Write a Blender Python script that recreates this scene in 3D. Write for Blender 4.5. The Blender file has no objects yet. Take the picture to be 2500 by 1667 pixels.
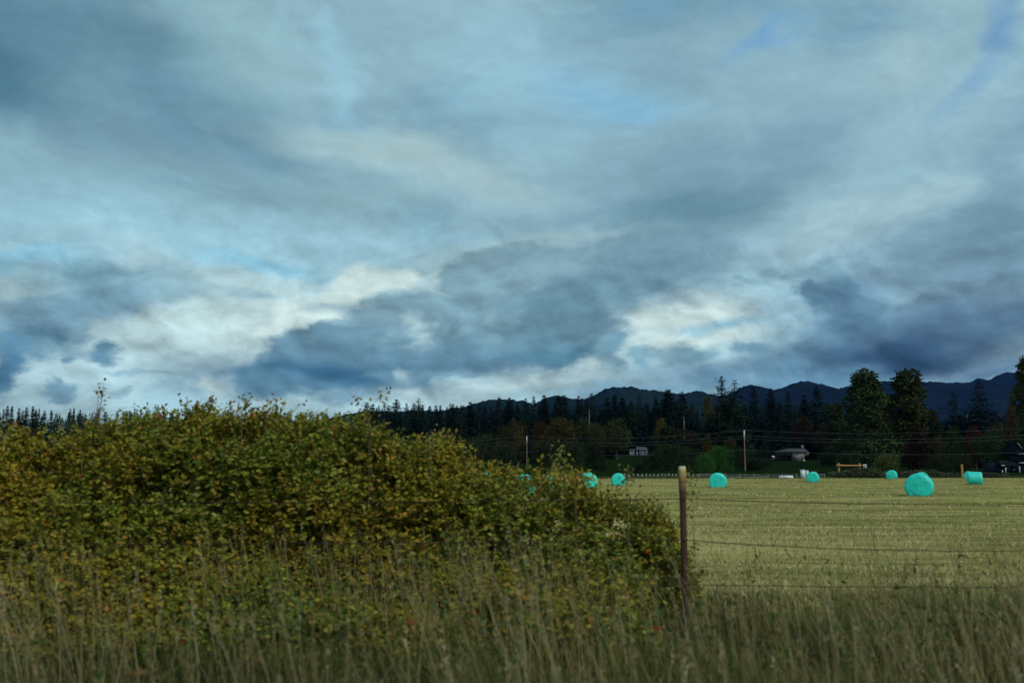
import bpy, math, random
import numpy as np
from mathutils import Vector, Matrix

SC = bpy.context.scene
COL = SC.collection
R = math.radians

# ------------------------------------------------------------------ camera
EYE = 1.36
LENS = 35.0
F = 2500 * LENS / 36.0                      # focal length in pixels of the 2500 px wide photograph
PITCH = math.atan((1146 - 833.5) / F)
cam_d = bpy.data.cameras.new('camera')
cam = bpy.data.objects.new('camera', cam_d)
COL.objects.link(cam)
cam_d.lens = LENS
cam_d.sensor_width = 36.0
cam_d.clip_start = 0.05
cam_d.clip_end = 40000
cam.location = (0, 0, EYE)
cam.rotation_euler = (math.pi / 2 + PITCH, 0, 0)
cam_d.dof.use_dof = True
cam_d.dof.focus_distance = 70
cam_d.dof.aperture_fstop = 2.2
SC.camera = cam


def ray(px, py):
    """direction of the ray through a point of the 2500x1667 picture"""
    x, y = (px - 1250) / F, (833.5 - py) / F
    c, s = math.cos(PITCH), math.sin(PITCH)
    return Vector((x, c - y * s, s + y * c))


def at(px, py, Y):
    """the world point on that ray at depth Y"""
    d = ray(px, py)
    return Vector((0, 0, EYE)) + d * (Y / d.y)


# ------------------------------------------------------------------ view, sun, sky
SC.view_settings.view_transform = 'Standard'
SC.view_settings.look = 'None'
SC.view_settings.gamma = 1
SC.view_settings.use_curve_mapping = False
EXPO = 0.6
SC.view_settings.exposure = EXPO
SC.cycles.use_denoising = True
SC.cycles.max_bounces = 6
SC.cycles.diffuse_bounces = 3
SC.cycles.glossy_bounces = 2
SC.cycles.transmission_bounces = 4
SC.cycles.volume_bounces = 0
SC.cycles.caustics_reflective = False
SC.cycles.caustics_refractive = False

SUN_DIR = Vector((0.50, -0.60, 0.66)).normalized()      # towards the sun
sun_el = math.asin(SUN_DIR.z)
sun_az = math.atan2(SUN_DIR.x, SUN_DIR.y)
sun_d = bpy.data.lights.new('sun', 'SUN')
sun_d.energy = 1.5
sun_d.angle = R(12)
sun_d.color = (1.0, 0.96, 0.88)
sun = bpy.data.objects.new('sun', sun_d)
COL.objects.link(sun)
sun.rotation_euler = SUN_DIR.to_track_quat('Z', 'Y').to_euler()
sun.location = (0, -20, 40)

world = bpy.data.worlds.new('World')
SC.world = world
world.use_nodes = True
WN = world.node_tree
WN.nodes.clear()


def s2l(c):
    c = c / 255.0
    return c / 12.92 if c <= 0.04045 else ((c + 0.055) / 1.055) ** 2.4


def node(t, **kw):
    n = WN.nodes.new(t)
    for k, v in kw.items():
        setattr(n, k, v)
    return n


def link(a, b):
    WN.links.new(a, b)


def wmath(op, a, b=None, c=None, clamp=False):
    n = node('ShaderNodeMath', operation=op, use_clamp=clamp)
    for i, v in enumerate((a, b, c)):
        if v is None:
            continue
        if isinstance(v, (int, float)):
            n.inputs[i].default_value = v
        else:
            link(v, n.inputs[i])
    return n.outputs[0]


def wvec(op, a, b, scale=None):
    n = node('ShaderNodeVectorMath', operation=op)
    for i, v in enumerate((a, b)):
        if v is None:
            continue
        if isinstance(v, tuple):
            n.inputs[i].default_value = v
        else:
            link(v, n.inputs[i])
    if scale is not None:
        n.inputs['Scale'].default_value = scale
    return n.outputs['Value'] if op in ('LENGTH', 'DOT_PRODUCT') else n.outputs[0]


def wcol(rgb):
    g = 10.0 / 2 ** EXPO
    return (s2l(rgb[0]) * g * 1.02, s2l(rgb[1]) * g * 1.0, s2l(rgb[2]) * g * 0.945, 1)


def wmix(fac, a, b):
    n = node('ShaderNodeMix', data_type='RGBA')
    n.clamp_factor = True
    if isinstance(fac, (int, float)):
        n.inputs[0].default_value = fac
    else:
        link(fac, n.inputs[0])
    for i, v in ((6, a), (7, b)):
        if isinstance(v, tuple):
            n.inputs[i].default_value = wcol(v)
        else:
            link(v, n.inputs[i])
    return n.outputs[2]


tc = node('ShaderNodeTexCoord')
D = tc.outputs['Generated']
sep = node('ShaderNodeSeparateXYZ')
link(D, sep.inputs[0])
az = wmath('MULTIPLY', wmath('ARCTAN2', sep.outputs[0], sep.outputs[1]), 180 / math.pi)
el = wmath('MULTIPLY', wmath('ARCSINE', sep.outputs[2]), 180 / math.pi)
cmb = node('ShaderNodeCombineXYZ')
link(az, cmb.inputs[0])
link(el, cmb.inputs[1])
P0 = cmb.outputs[0]
Dst = wvec('MULTIPLY', D, (1.0, 1.0, 1.9))


def wnoise(vec, scale, detail=5, rough=0.55, off=0.0, dist=0.0):
    n = node('ShaderNodeTexNoise', noise_dimensions='3D')
    if off:
        vec = wvec('ADD', vec, (off, off * 1.7, off * 0.6))
    link(vec, n.inputs['Vector'])
    n.inputs['Scale'].default_value = scale
    n.inputs['Detail'].default_value = detail
    n.inputs['Roughness'].default_value = rough
    n.inputs['Distortion'].default_value = dist
    return n


def warp(base, scale, amp, detail, rough, off):
    n = wnoise(Dst, scale, detail, rough, off)
    c = wvec('SUBTRACT', n.outputs['Color'], (0.5, 0.5, 0.5))
    m = wvec('MULTIPLY', c, (amp, amp * 0.55, 0.0))
    return wvec('ADD', base, m)


P_soft = warp(P0, 5.0, 11.0, 3, 0.5, 1.3)
P_soft2 = warp(P_soft, 16.0, 3.2, 5, 0.55, 7.7)
P_crisp = warp(P0, 11.0, 6.0, 6, 0.56, 3.1)
P_crisp2 = warp(P_crisp, 38.0, 1.5, 5, 0.58, 9.4)
SPACE = {'s': P_soft2, 'c': P_crisp2}

# high veil of cloud
n1 = wnoise(Dst, 3.2, 6, 0.55, 2.0, 0.4).outputs[0]
n2 = wnoise(Dst, 9.0, 7, 0.6, 5.0, 0.6).outputs[0]


def ramp(v, a, b):
    n = node('ShaderNodeMapRange', interpolation_type='SMOOTHSTEP')
    link(v, n.inputs[0])
    n.inputs[1].default_value = a
    n.inputs[2].default_value = b
    return n.outputs[0]


nish = node('ShaderNodeTexSky', sky_type='NISHITA')
nish.sun_disc = False
nish.sun_elevation = sun_el
nish.sun_rotation = sun_az
nish.altitude = 50
blue = wvec('MULTIPLY', nish.outputs[0], (0.66, 1.02, 1.15))

veil = wmix(ramp(n1, 0.35, 0.68), (112, 152, 173), (146, 184, 202))
veil = wmix(wmath('MULTIPLY', ramp(n2, 0.54, 0.80), 0.55), veil, (158, 190, 203))
sky = wmix(wmath('MULTIPLY', ramp(wmath('ADD', wmath('MULTIPLY', n1, 0.5), wmath('MULTIPLY', n2, 0.5)), 0.50, 0.36), 0.25), veil, blue)
sky = wmix(wmath('MULTIPLY', ramp(el, 15.0, 3.0), 0.80), sky, (170, 204, 215))


def blob(cx, cy, rx, ry, rot, soft, sp, rgb, op=1.0):
    """one cloud: an ellipse in azimuth / elevation with its edge broken up by the warped coordinates"""
    global sky
    d = ray(cx, cy).normalized()
    a, e = math.degrees(math.atan2(d.x, d.y)), math.degrees(math.asin(d.z))
    m = node('ShaderNodeMapping', vector_type='TEXTURE')
    link(SPACE[sp], m.inputs[0])
    m.inputs['Location'].default_value = (a, e, 0)
    m.inputs['Rotation'].default_value = (0, 0, R(rot))
    m.inputs['Scale'].default_value = (rx / 42.4, ry / 42.4, 1)
    ln = wvec('LENGTH', m.outputs[0], None)
    soft = min(0.95, soft + 0.13)
    f = ramp(ln, 1 + soft * 0.8, 1 - soft)
    if op < 1:
        f = wmath('MULTIPLY', f, op)
    sky = wmix(f, sky, blue if rgb == 'blue' else rgb)


n_blob = 0
for b in [
    # upper sky, left
    (120, 140, 480, 165, -12, 0.75, 's', (88, 128, 149)),
    (0, 170, 150, 120, -20, 0.8, 's', (74, 117, 143), 0.8),
    (430, 320, 340, 85, -26, 0.7, 's', (112, 150, 172), 0.9),
    (620, 90, 190, 110, -10, 0.8, 's', (134, 174, 188), 0.8),
    (120, 420, 330, 90, 0, 0.8, 's', (136, 176, 194), 0.8),
    (330, 540, 500, 70, 0, 0.8, 's', (144, 188, 208), 0.8),
    (850, 480, 330, 60, -8, 0.8, 's', (134, 172, 186), 0.7),
    (960, 370, 210, 55, -14, 0.7, 's', (160, 192, 201), 0.9),
    (1180, 450, 220, 90, -6, 0.7, 's', (160, 192, 203), 0.8),
    (880, 150, 40, 130, 14, 0.7, 's', (146, 192, 217), 0.8),
    (1150, 120, 190, 90, 0, 0.8, 's', (134, 172, 190), 0.8),
    # upper sky, right
    (1350, 210, 190, 110, 0, 0.8, 's', (144, 188, 211), 0.8),
    (1530, 260, 110, 55, 0, 0.8, 's', (122, 181, 219), 0.9),
    (1600, 150, 150, 70, 0, 0.8, 's', (122, 160, 181), 0.9),
    (1850, 280, 300, 110, 0, 0.8, 's', (130, 168, 188), 0.7),
    (1870, 95, 110, 20, 16, 0.8, 's', (108, 160, 206), 0.8),
    (2370, 190, 100, 26, 28, 0.7, 's', (104, 152, 198), 0.8),
    (2500, 60, 45, 60, 0, 0.7, 's', (100, 146, 194), 0.75),
    (2110, 150, 130, 60, 10, 0.8, 's', (150, 184, 198), 0.8),
    (2390, 65, 80, 50, 20, 0.8, 's', (140, 177, 192), 0.8),
    (2250, 300, 200, 80, 20, 0.8, 's', (146, 183, 201), 0.7),
    (1930, 390, 130, 90, 20, 0.8, 's', (118, 154, 178), 0.8),
    (1700, 430, 270, 95, -8, 0.8, 's', (120, 157, 178), 0.9),
    (1690, 530, 190, 60, 8, 0.7, 's', (98, 138, 158), 0.95),
    (1330, 425, 110, 18, -6, 0.7, 's', (132, 172, 190), 0.8),
    (2150, 560, 260, 70, 4, 0.8, 's', (158, 191, 206), 0.8),
    (2490, 480, 70, 150, 0, 0.8, 's', (116, 152, 176), 0.8),
    # band of light above the low clouds
    (400, 600, 700, 45, 0, 0.8, 's', (152, 198, 219), 0.8),
    (560, 632, 130, 20, 0, 0.8, 's', (116, 186, 222), 0.85),
    (780, 638, 60, 9, 0, 0.7, 's', (124, 190, 224), 0.8),
    (40, 645, 140, 20, 4, 0.8, 's', (112, 180, 216), 0.85),
    (620, 800, 560, 130, 0, 0.75, 's', (184, 213, 219), 0.97),
    (1270, 930, 290, 56, 6, 0.6, 's', (196, 219, 221), 0.98),
    (1650, 780, 205, 80, 0, 0.5, 's', (196, 219, 221), 0.97),
    (1720, 793, 130, 15, 0, 0.8, 's', (138, 194, 222), 0.8),
    # bright cumulus tops
    (850, 710, 110, 46, 28, 0.25, 'c', (194, 217, 219)),
    (950, 690, 70, 36, 20, 0.25, 'c', (188, 211, 215)),
    (690, 775, 60, 66, 10, 0.4, 'c', (192, 214, 217)),
    (660, 830, 150, 60, 30, 0.6, 'c', (190, 214, 218)),
    # left cloud
    (60, 690, 160, 45, 0, 0.6, 'c', (156, 188, 200), 0.9),
    (250, 665, 175, 42, -2, 0.5, 'c', (118, 161, 182)),
    (240, 730, 190, 42, 8, 0.5, 'c', (116, 156, 178)),
    (90, 790, 150, 66, 16, 0.5, 'c', (112, 150, 172)),
    (420, 700, 110, 26, -6, 0.8, 'c', (134, 174, 192), 0.7),
    (60, 835, 110, 26, 10, 0.5, 'c', (92, 134, 158)),
    (10, 905, 34, 60, -6, 0.45, 'c', (80, 126, 155)),
    (150, 855, 60, 14, -10, 0.6, 'c', (118, 156, 176), 0.9),
    (262, 864, 42, 19, -4, 0.45, 'c', (98, 142, 166)),
    (172, 880, 18, 12, 10, 0.5, 'c', (106, 148, 170)),
    (136, 955, 34, 18, 0, 0.35, 'c', (116, 156, 177)),
    (133, 938, 15, 14, 0, 0.4, 'c', (116, 156, 177)),
    (300, 970, 24, 14, 0, 0.5, 'c', (132, 170, 187)),
    (585, 716, 40, 12, -2, 0.8, 's', (130, 168, 188), 0.7),
    (350, 910, 100, 8, 0, 0.6, 'c', (138, 176, 194), 0.9),
    (480, 965, 110, 34, 20, 0.5, 'c', (140, 178, 196), 0.9),
    (530, 950, 36, 26, 20, 0.5, 'c', (190, 214, 219), 0.9),
    # the main cloud bank
    (1090, 655, 40, 16, 0, 0.6, 'c', (136, 172, 190), 0.8),
    (1330, 585, 240, 34, 6, 0.7, 'c', (158, 190, 200), 0.85),
    (1090, 680, 70, 50, 10, 0.6, 'c', (168, 198, 207), 0.8),
    (1200, 665, 150, 70, 24, 0.05, 'c', (120, 156, 172)),
    (1380, 640, 210, 60, 6, 0.5, 'c', (124, 160, 178)),
    (1590, 640, 190, 90, 10, 0.45, 'c', (112, 148, 168)),
    (1480, 715, 260, 55, 6, 0.4, 'c', (108, 146, 167)),
    (1330, 760, 160, 30, -6, 0.5, 'c', (98, 138, 160)),
    (1000, 745, 120, 34, 4, 0.4, 'c', (140, 176, 190)),
    (820, 758, 80, 16, 0, 0.8, 's', (124, 162, 182), 0.7),
    (930, 815, 240, 72, 18, 0.08, 'c', (120, 157, 174)),
    (818, 800, 26, 30, 0, 0.35, 'c', (112, 152, 172)),
    (1150, 825, 270, 85, 4, 0.5, 'c', (118, 156, 175)),
    (735, 880, 190, 72, 22, 0.08, 'c', (102, 141, 162)),
    (1360, 815, 150, 72, 4, 0.06, 'c', (100, 138, 158)),
    (1010, 880, 430, 52, 2, 0.5, 'c', (96, 136, 160)),
    (800, 925, 290, 44, 0, 0.6, 'c', (84, 126, 152)),
    (830, 938, 180, 20, 0, 0.7, 's', (58, 103, 136)),
    (1370, 868, 130, 20, 0, 0.6, 'c', (80, 124, 147)),
    (1060, 930, 140, 26, 0, 0.5, 'c', (106, 146, 168)),
    (1005, 800, 30, 26, -20, 0.7, 'c', (170, 200, 209), 0.7),
    (1000, 922, 22, 18, 0, 0.7, 'c', (166, 198, 208), 0.7),
    (1150, 935, 60, 14, 8, 0.7, 'c', (168, 200, 209), 0.7),
    (1540, 950, 130, 24, 0, 0.7, 'c', (150, 188, 203), 0.8),
    (1280, 970, 200, 20, 0, 0.7, 'c', (150, 186, 200), 0.6),
    # small clouds between the banks
    (1915, 658, 40, 19, 0, 0.45, 'c', (104, 144, 166)),
    (1845, 686, 36, 13, -14, 0.5, 'c', (110, 150, 172)),
    (1510, 845, 34, 40, -20, 0.5, 'c', (112, 154, 175)),
    (1600, 862, 40, 20, 0, 0.5, 'c', (122, 164, 184)),
    (1690, 872, 62, 30, 0, 0.45, 'c', (118, 158, 178)),
    (1825, 850, 60, 26, -8, 0.45, 'c', (110, 150, 172)),
    (1640, 940, 330, 42, 4, 0.7, 'c', (116, 156, 180), 0.95),
    # right bank
    (1960, 790, 110, 110, 0, 0.7, 's', (150, 188, 204), 0.8),
    (2230, 690, 300, 125, 14, 0.6, 'c', (126, 163, 185)),
    (2480, 640, 110, 90, 0, 0.7, 's', (104, 138, 160), 0.9),
    (2005, 715, 60, 42, 0, 0.15, 'c', (86, 122, 146)),
    (2010, 660, 40, 30, 0, 0.5, 'c', (118, 156, 178)),
    (2080, 790, 120, 75, -50, 0.6, 'c', (88, 126, 154), 0.9),
    (2060, 870, 210, 75, 10, 0.7, 'c', (88, 130, 158)),
    (2350, 800, 310, 70, 12, 0.75, 'c', (82, 114, 142)),
    (2260, 860, 250, 44, 8, 0.8, 's', (48, 76, 106)),
    (1900, 925, 330, 30, 0, 0.8, 's', (98, 142, 172), 0.9),
    (2380, 900, 120, 16, 6, 0.6, 's', (112, 158, 178), 0.85),
    (2480, 880, 110, 30, 0, 0.8, 's', (78, 108, 142), 0.8),
]:
    blob(*b)
    n_blob += 1
    if n_blob % 6 == 0:      # keeps the node evaluation in sequence (a long parallel graph overruns the shader stack)
        for k in SPACE:
            q = node('ShaderNodeVectorMath', operation='MULTIPLY_ADD')
            link(sky, q.inputs[0])
            q.inputs[1].default_value = (1e-7, 1e-7, 1e-7)
            link(SPACE[k], q.inputs[2])
            SPACE[k] = q.outputs[0]

# fine streaks and billows over everything
Q = wvec('ADD', D, wvec('MULTIPLY', wvec('SUBTRACT', P_soft2, P0), (0.02, 0.02, 0.02)))
Q = wvec('MULTIPLY', Q, (1.0, 1.0, 1.7))
ra = wnoise(Q, 11.0, 7, 0.60, 11.0).outputs[0]
rb = wnoise(wvec('ADD', Q, (0.007, 0.0, 0.013)), 11.0, 7, 0.60, 11.0).outputs[0]
n4 = wnoise(wvec('MULTIPLY', D, (1.0, 1.0, 3.2)), 30.0, 5, 0.6, 4.0).outputs[0]
def puff(vec, scale):
    n = node('ShaderNodeTexVoronoi', feature='SMOOTH_F1', voronoi_dimensions='2D')
    link(vec, n.inputs['Vector'])
    n.inputs['Scale'].default_value = scale
    n.inputs['Smoothness'].default_value = 0.7
    n.inputs['Detail'].default_value = 2.0
    n.inputs['Roughness'].default_value = 0.5
    return n.outputs['Distance']


Qp = wvec('MULTIPLY', wvec('ADD', P0, wvec('MULTIPLY', wvec('SUBTRACT', P_crisp2, P0), (0.7, 0.7, 0.0))), (0.0175, 0.026, 0.0))
pa = puff(Qp, 14.0)
pb = puff(wvec('ADD', Qp, (0.008, 0.016, 0.0)), 14.0)
puffs = wmath('MULTIPLY', wmath('SUBTRACT', pb, pa), wmath('MULTIPLY', ramp(el, 15.0, 9.0), 0.52))
relief = wmath('MULTIPLY', wmath('SUBTRACT', ra, rb), wmath('ADD', wmath('MULTIPLY', ramp(el, 17.0, 8.0), 0.95), 0.55))
mod = wmath('ADD', wmath('ADD', wmath('MULTIPLY', ra, 0.20), wmath('MULTIPLY', n4, 0.08)), wmath('ADD', wmath('ADD', relief, puffs), 0.945))
gain = node('ShaderNodeVectorMath', operation='SCALE')
link(sky, gain.inputs[0])
link(mod, gain.inputs['Scale'])
bg = node('ShaderNodeBackground')
link(gain.outputs[0], bg.inputs[0])
bg.inputs[1].default_value = 0.1
wo = node('ShaderNodeOutputWorld')
link(bg.outputs[0], wo.inputs[0])
world.cycles.sampling_method = 'MANUAL'
world.cycles.sample_map_resolution = 1024
# ------------------------------------------------------------------ helpers
rng = np.random.default_rng(7)


def hash3(ix, iy, iz, seed=0):
    h = (ix.astype(np.int64) * 374761393 + iy.astype(np.int64) * 668265263 + iz.astype(np.int64) * 2147483647 + seed * 1274126177) & 0xffffffff
    h = ((h ^ (h >> 13)) * 1274126177) & 0xffffffff
    return ((h ^ (h >> 16)) & 0xffffff) / float(0xffffff)


def vnoise(x, y, z, seed=0):
    x, y, z = np.broadcast_arrays(np.asarray(x, float), np.asarray(y, float), np.asarray(z, float))
    ix, iy, iz = np.floor(x), np.floor(y), np.floor(z)
    fx, fy, fz = x - ix, y - iy, z - iz
    fx, fy, fz = (f * f * (3 - 2 * f) for f in (fx, fy, fz))
    r = 0
    for a in (0, 1):
        for b in (0, 1):
            for c in (0, 1):
                w = (fx if a else 1 - fx) * (fy if b else 1 - fy) * (fz if c else 1 - fz)
                r = r + w * hash3(ix + a, iy + b, iz + c, seed)
    return r


def fbm(x, y, z=0.0, octv=4, seed=0):
    s, a, t = 0, 0.5, 0
    for k in range(octv):
        f = 2 ** k
        s = s + a * vnoise(np.asarray(x) * f, np.asarray(y) * f, np.asarray(z) * f, seed + k)
        t += a
        a *= 0.5
    return s / t


class MB:
    """collects vertices and faces, then links them as one mesh object"""

    def __init__(self):
        self.v, self.f, self.c, self.m, self.n = [], [], [], [], 0

    def add(self, verts, faces, col=None, mat=0):
        verts = np.asarray(verts, np.float32).reshape(-1, 3)
        faces = np.asarray(faces, np.int64)
        self.v.append(verts)
        self.f.append(faces + self.n)
        self.m.append(np.full(len(faces), mat, np.int32))
        if col is None:
            col = (1, 1, 1)
        col = np.asarray(col, np.float32)
        if col.ndim == 1:
            col = np.tile(col[:3], (len(verts), 1))
        self.c.append(col[:, :3])
        self.n += len(verts)

    def box(self, x0, x1, y0, y1, z0, z1, mat=0):
        v = [(x, y, z) for z in (z0, z1) for y in (y0, y1) for x in (x0, x1)]
        f = [(0, 2, 3, 1), (4, 5, 7, 6), (0, 1, 5, 4), (2, 6, 7, 3), (0, 4, 6, 2), (1, 3, 7, 5)]
        self.add(v, f, mat=mat)
        return self

    def tube(self, pts, rad, sides=6, col=None, cap=True, mat=0):
        pts = np.asarray(pts, float)
        rad = np.broadcast_to(np.asarray(rad, float), (len(pts),))
        t = np.gradient(pts, axis=0)
        t /= np.linalg.norm(t, axis=1)[:, None] + 1e-9
        up = np.array((0, 0, 1.0)) if abs(t[0, 2]) < 0.9 else np.array((0, 1.0, 0))
        u = np.cross(t, up)
        u /= np.linalg.norm(u, axis=1)[:, None] + 1e-9
        w = np.cross(t, u)
        an = np.arange(sides) * 2 * math.pi / sides
        ring = pts[:, None, :] + rad[:, None, None] * (u[:, None, :] * np.cos(an)[None, :, None] + w[:, None, :] * np.sin(an)[None, :, None])
        n = len(pts)
        i = np.arange(n - 1)[:, None] * sides
        j = np.arange(sides)[None, :]
        k = (np.arange(sides)[None, :] + 1) % sides
        q = np.stack([i + j, i + k, i + sides + k, i + sides + j], -1).reshape(-1, 4)
        self.add(ring.reshape(-1, 3), q, col, mat)
        if cap:
            for e, s in ((0, 1), (n - 1, -1)):
                c = list(range(sides))[::s]
                tri = [(c[0], c[a], c[a + 1]) for a in range(1, sides - 1)]
                self.add(ring[e], tri, col, mat)
        return self

    def mesh(self, name, mats, smooth=False):
        me = bpy.data.meshes.new(name)
        V = np.concatenate(self.v)
        me.vertices.add(len(V))
        me.vertices.foreach_set('co', V.ravel())
        lt = np.concatenate([np.full(len(f), f.shape[1], np.int32) for f in self.f])
        li = np.concatenate([f.ravel() for f in self.f]).astype(np.int32)
        me.loops.add(len(li))
        me.loops.foreach_set('vertex_index', li)
        me.polygons.add(len(lt))
        me.polygons.foreach_set('loop_start', np.concatenate([[0], np.cumsum(lt)[:-1]]).astype(np.int32))
        me.polygons.foreach_set('loop_total', lt)
        me.polygons.foreach_set('material_index', np.concatenate(self.m))
        if smooth:
            me.polygons.foreach_set('use_smooth', np.ones(len(lt), bool))
        me.update(calc_edges=True)
        C = np.concatenate(self.c)
        at_ = me.color_attributes.new('tint', 'FLOAT_COLOR', 'POINT')
        at_.data.foreach_set('color', np.concatenate([C, np.ones((len(C), 1), np.float32)], 1).astype(np.float32).ravel())
        for m in (mats if isinstance(mats, (list, tuple)) else [mats]):
            me.materials.append(m)
        return me

    def obj(self, name, mats, parent=None, smooth=False):
        o = bpy.data.objects.new(name, self.mesh(name, mats, smooth))
        COL.objects.link(o)
        if parent:
            o.parent = parent
        return o


def tag(o, label=None, cat=None, group=None, kind=None):
    if label:
        o['label'] = label
    if cat:
        o['category'] = cat
    if group:
        o['group'] = group
    if kind:
        o['kind'] = kind
    return o


def empty(name, loc=(0, 0, 0), rz=0.0):
    o = bpy.data.objects.new(name, None)
    COL.objects.link(o)
    o.location = loc
    o.rotation_euler = (0, 0, rz)
    o.empty_display_size = 0.3
    return o


def copy_tree(o, parent=None):
    c = o.copy()
    COL.objects.link(c)
    c.parent = parent
    for ch in list(o.children):
        copy_tree(ch, c)
    return c


# ------------------------------------------------------------------ materials
def mat(name, rgb=(0.5, 0.5, 0.5), rough=0.7, spec=0.3, metal=0.0, noise=None, noise_rgb=None, bump=0.0, bscale=30.0, stretch=(1, 1, 1), tint=False, objcol=False, transl=0.0, island=0.0):
    m = bpy.data.materials.new(name)
    m.use_nodes = True
    nt = m.node_tree
    N, L = nt.nodes, nt.links
    b = N['Principled BSDF']
    b.inputs['Roughness'].default_value = rough
    b.inputs['Specular IOR Level'].default_value = spec
    b.inputs['Metallic'].default_value = metal
    b.inputs['Base Color'].default_value = (*rgb, 1)
    col = None

    def mul(a, bb):
        n = N.new('ShaderNodeMix')
        n.data_type = 'RGBA'
        n.blend_type = 'MULTIPLY'
        n.inputs[0].default_value = 1
        L.new(a, n.inputs[6])
        L.new(bb, n.inputs[7])
        return n.outputs[2]
    if tint:
        a = N.new('ShaderNodeAttribute')
        a.attribute_name = 'tint'
        col = a.outputs['Color']
    if objcol:
        a = N.new('ShaderNodeObjectInfo')
        col = mul(col, a.outputs['Color']) if col else a.outputs['Color']
    if noise:
        t = N.new('ShaderNodeTexCoord')
        mp = N.new('ShaderNodeMapping')
        mp.inputs['Scale'].default_value = stretch
        L.new(t.outputs['Object'], mp.inputs[0])
        nn = N.new('ShaderNodeTexNoise')
        L.new(mp.outputs[0], nn.inputs[0])
        nn.inputs['Scale'].default_value = noise
        nn.inputs['Detail'].default_value = 6
        r = N.new('ShaderNodeValToRGB')
        r.color_ramp.elements[0].position = 0.35
        r.color_ramp.elements[1].position = 0.68
        r.color_ramp.elements[0].color = (*rgb, 1)
        r.color_ramp.elements[1].color = (*(noise_rgb or rgb), 1)
        L.new(nn.outputs[0], r.inputs[0])
        col = mul(col, r.outputs[0]) if col else r.outputs[0]
    if island:
        g = N.new('ShaderNodeNewGeometry')
        r = N.new('ShaderNodeMapRange')
        L.new(g.outputs['Random Per Island'], r.inputs[0])
        r.inputs[3].default_value = 1 - island
        r.inputs[4].default_value = 1 + island
        n = N.new('ShaderNodeVectorMath')
        n.operation = 'SCALE'
        L.new(col, n.inputs[0])
        L.new(r.outputs[0], n.inputs['Scale'])
        col = n.outputs[0]
    if col:
        L.new(col, b.inputs['Base Color'])
    if bump:
        t = N.new('ShaderNodeTexCoord')
        nn = N.new('ShaderNodeTexNoise')
        mp = N.new('ShaderNodeMapping')
        mp.inputs['Scale'].default_value = stretch
        L.new(t.outputs['Object'], mp.inputs[0])
        L.new(mp.outputs[0], nn.inputs[0])
        nn.inputs['Scale'].default_value = bscale
        nn.inputs['Detail'].default_value = 4
        bp = N.new('ShaderNodeBump')
        bp.inputs['Strength'].default_value = bump
        bp.inputs['Distance'].default_value = 0.02
        L.new(nn.outputs[0], bp.inputs['Height'])
        L.new(bp.outputs[0], b.inputs['Normal'])
    if transl:
        tr = N.new('ShaderNodeBsdfTranslucent')
        if col:
            L.new(col, tr.inputs[0])
        mx = N.new('ShaderNodeMixShader')
        mx.inputs[0].default_value = transl
        L.new(b.outputs[0], mx.inputs[1])
        L.new(tr.outputs[0], mx.inputs[2])
        L.new(mx.outputs[0], N['Material Output'].inputs[0])
    return m


M_NEEDLE = mat('needles', tint=True, objcol=True, rough=0.95, spec=0.02)
M_CROWN = mat('tree_leaves', tint=True, objcol=True, rough=0.85, spec=0.06, transl=0.15)
M_BARK = mat('bark', (0.05, 0.04, 0.032), 0.9, 0.1, noise=6, noise_rgb=(0.09, 0.075, 0.06), bump=0.4)
M_LEAF = mat('hedge_leaf', tint=True, rough=0.55, spec=0.15, transl=0.25)
M_CANE = mat('cane', tint=True, rough=0.8, spec=0.2)
M_GRASS = mat('grass_blade', tint=True, rough=0.7, spec=0.10, transl=0.25)
M_WOOD = mat('weathered_wood', (0.06, 0.035, 0.022), 0.85, 0.15, noise=9, noise_rgb=(0.16, 0.10, 0.065), bump=0.6, stretch=(3, 3, 0.3), bscale=40)
M_WOODTOP = mat('bleached_wood', (0.42, 0.35, 0.17), 0.85, 0.15, noise=14, noise_rgb=(0.62, 0.56, 0.36), bump=0.5, bscale=60)
M_LOG = mat('yellow_log', (0.30, 0.15, 0.035), 0.7, 0.2, noise=3, noise_rgb=(0.42, 0.24, 0.07), bump=0.4)
M_WIRE = mat('rusty_wire', (0.028, 0.017, 0.012), 0.7, 0.3, 0.6, noise=25, noise_rgb=(0.07, 0.03, 0.018))
M_CABLE = mat('cable', (0.20, 0.22, 0.215), 0.5, 0.4, 0.3)
M_WHITE = mat('white_paint', (0.72, 0.76, 0.77), 0.5, 0.4, noise=2.5, noise_rgb=(0.55, 0.60, 0.62))
M_GREYP = mat('grey_panel', (0.42, 0.50, 0.53), 0.5, 0.4, noise=2, noise_rgb=(0.50, 0.57, 0.60))
M_GALV = mat('galvanised_metal', (0.36, 0.38, 0.37), 0.55, 0.5, 0.5)
M_STAKE = mat('white_stake', (0.8, 0.82, 0.8), 0.5, 0.3)
M_CONCR = mat('ceramic', (0.55, 0.55, 0.52), 0.5, 0.4)
M_POLE = mat('pole_wood', (0.17, 0.085, 0.06), 0.9, 0.1, noise=2, noise_rgb=(0.30, 0.18, 0.14), stretch=(4, 4, 0.4), bump=0.4)
M_ROOFD = mat('dark_roof', (0.007, 0.009, 0.012), 0.95, 0.05, noise=7, noise_rgb=(0.012, 0.014, 0.018), bump=0.3)
M_ROOF = mat('roof_shingle', (0.040, 0.047, 0.050), 0.9, 0.1, noise=7, noise_rgb=(0.066, 0.073, 0.076), bump=0.3)  # roof colour darkened to stand in for cloud shade
M_STUCCO = mat('beige_siding', (0.155, 0.152, 0.115), 0.8, 0.2, noise=5, noise_rgb=(0.12, 0.118, 0.092))  # this and the pale siding are darkened to imitate cloud shade
M_STUCCO2 = mat('pale_siding', (0.13, 0.142, 0.115), 0.8, 0.2, noise=5, noise_rgb=(0.10, 0.11, 0.092))
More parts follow.
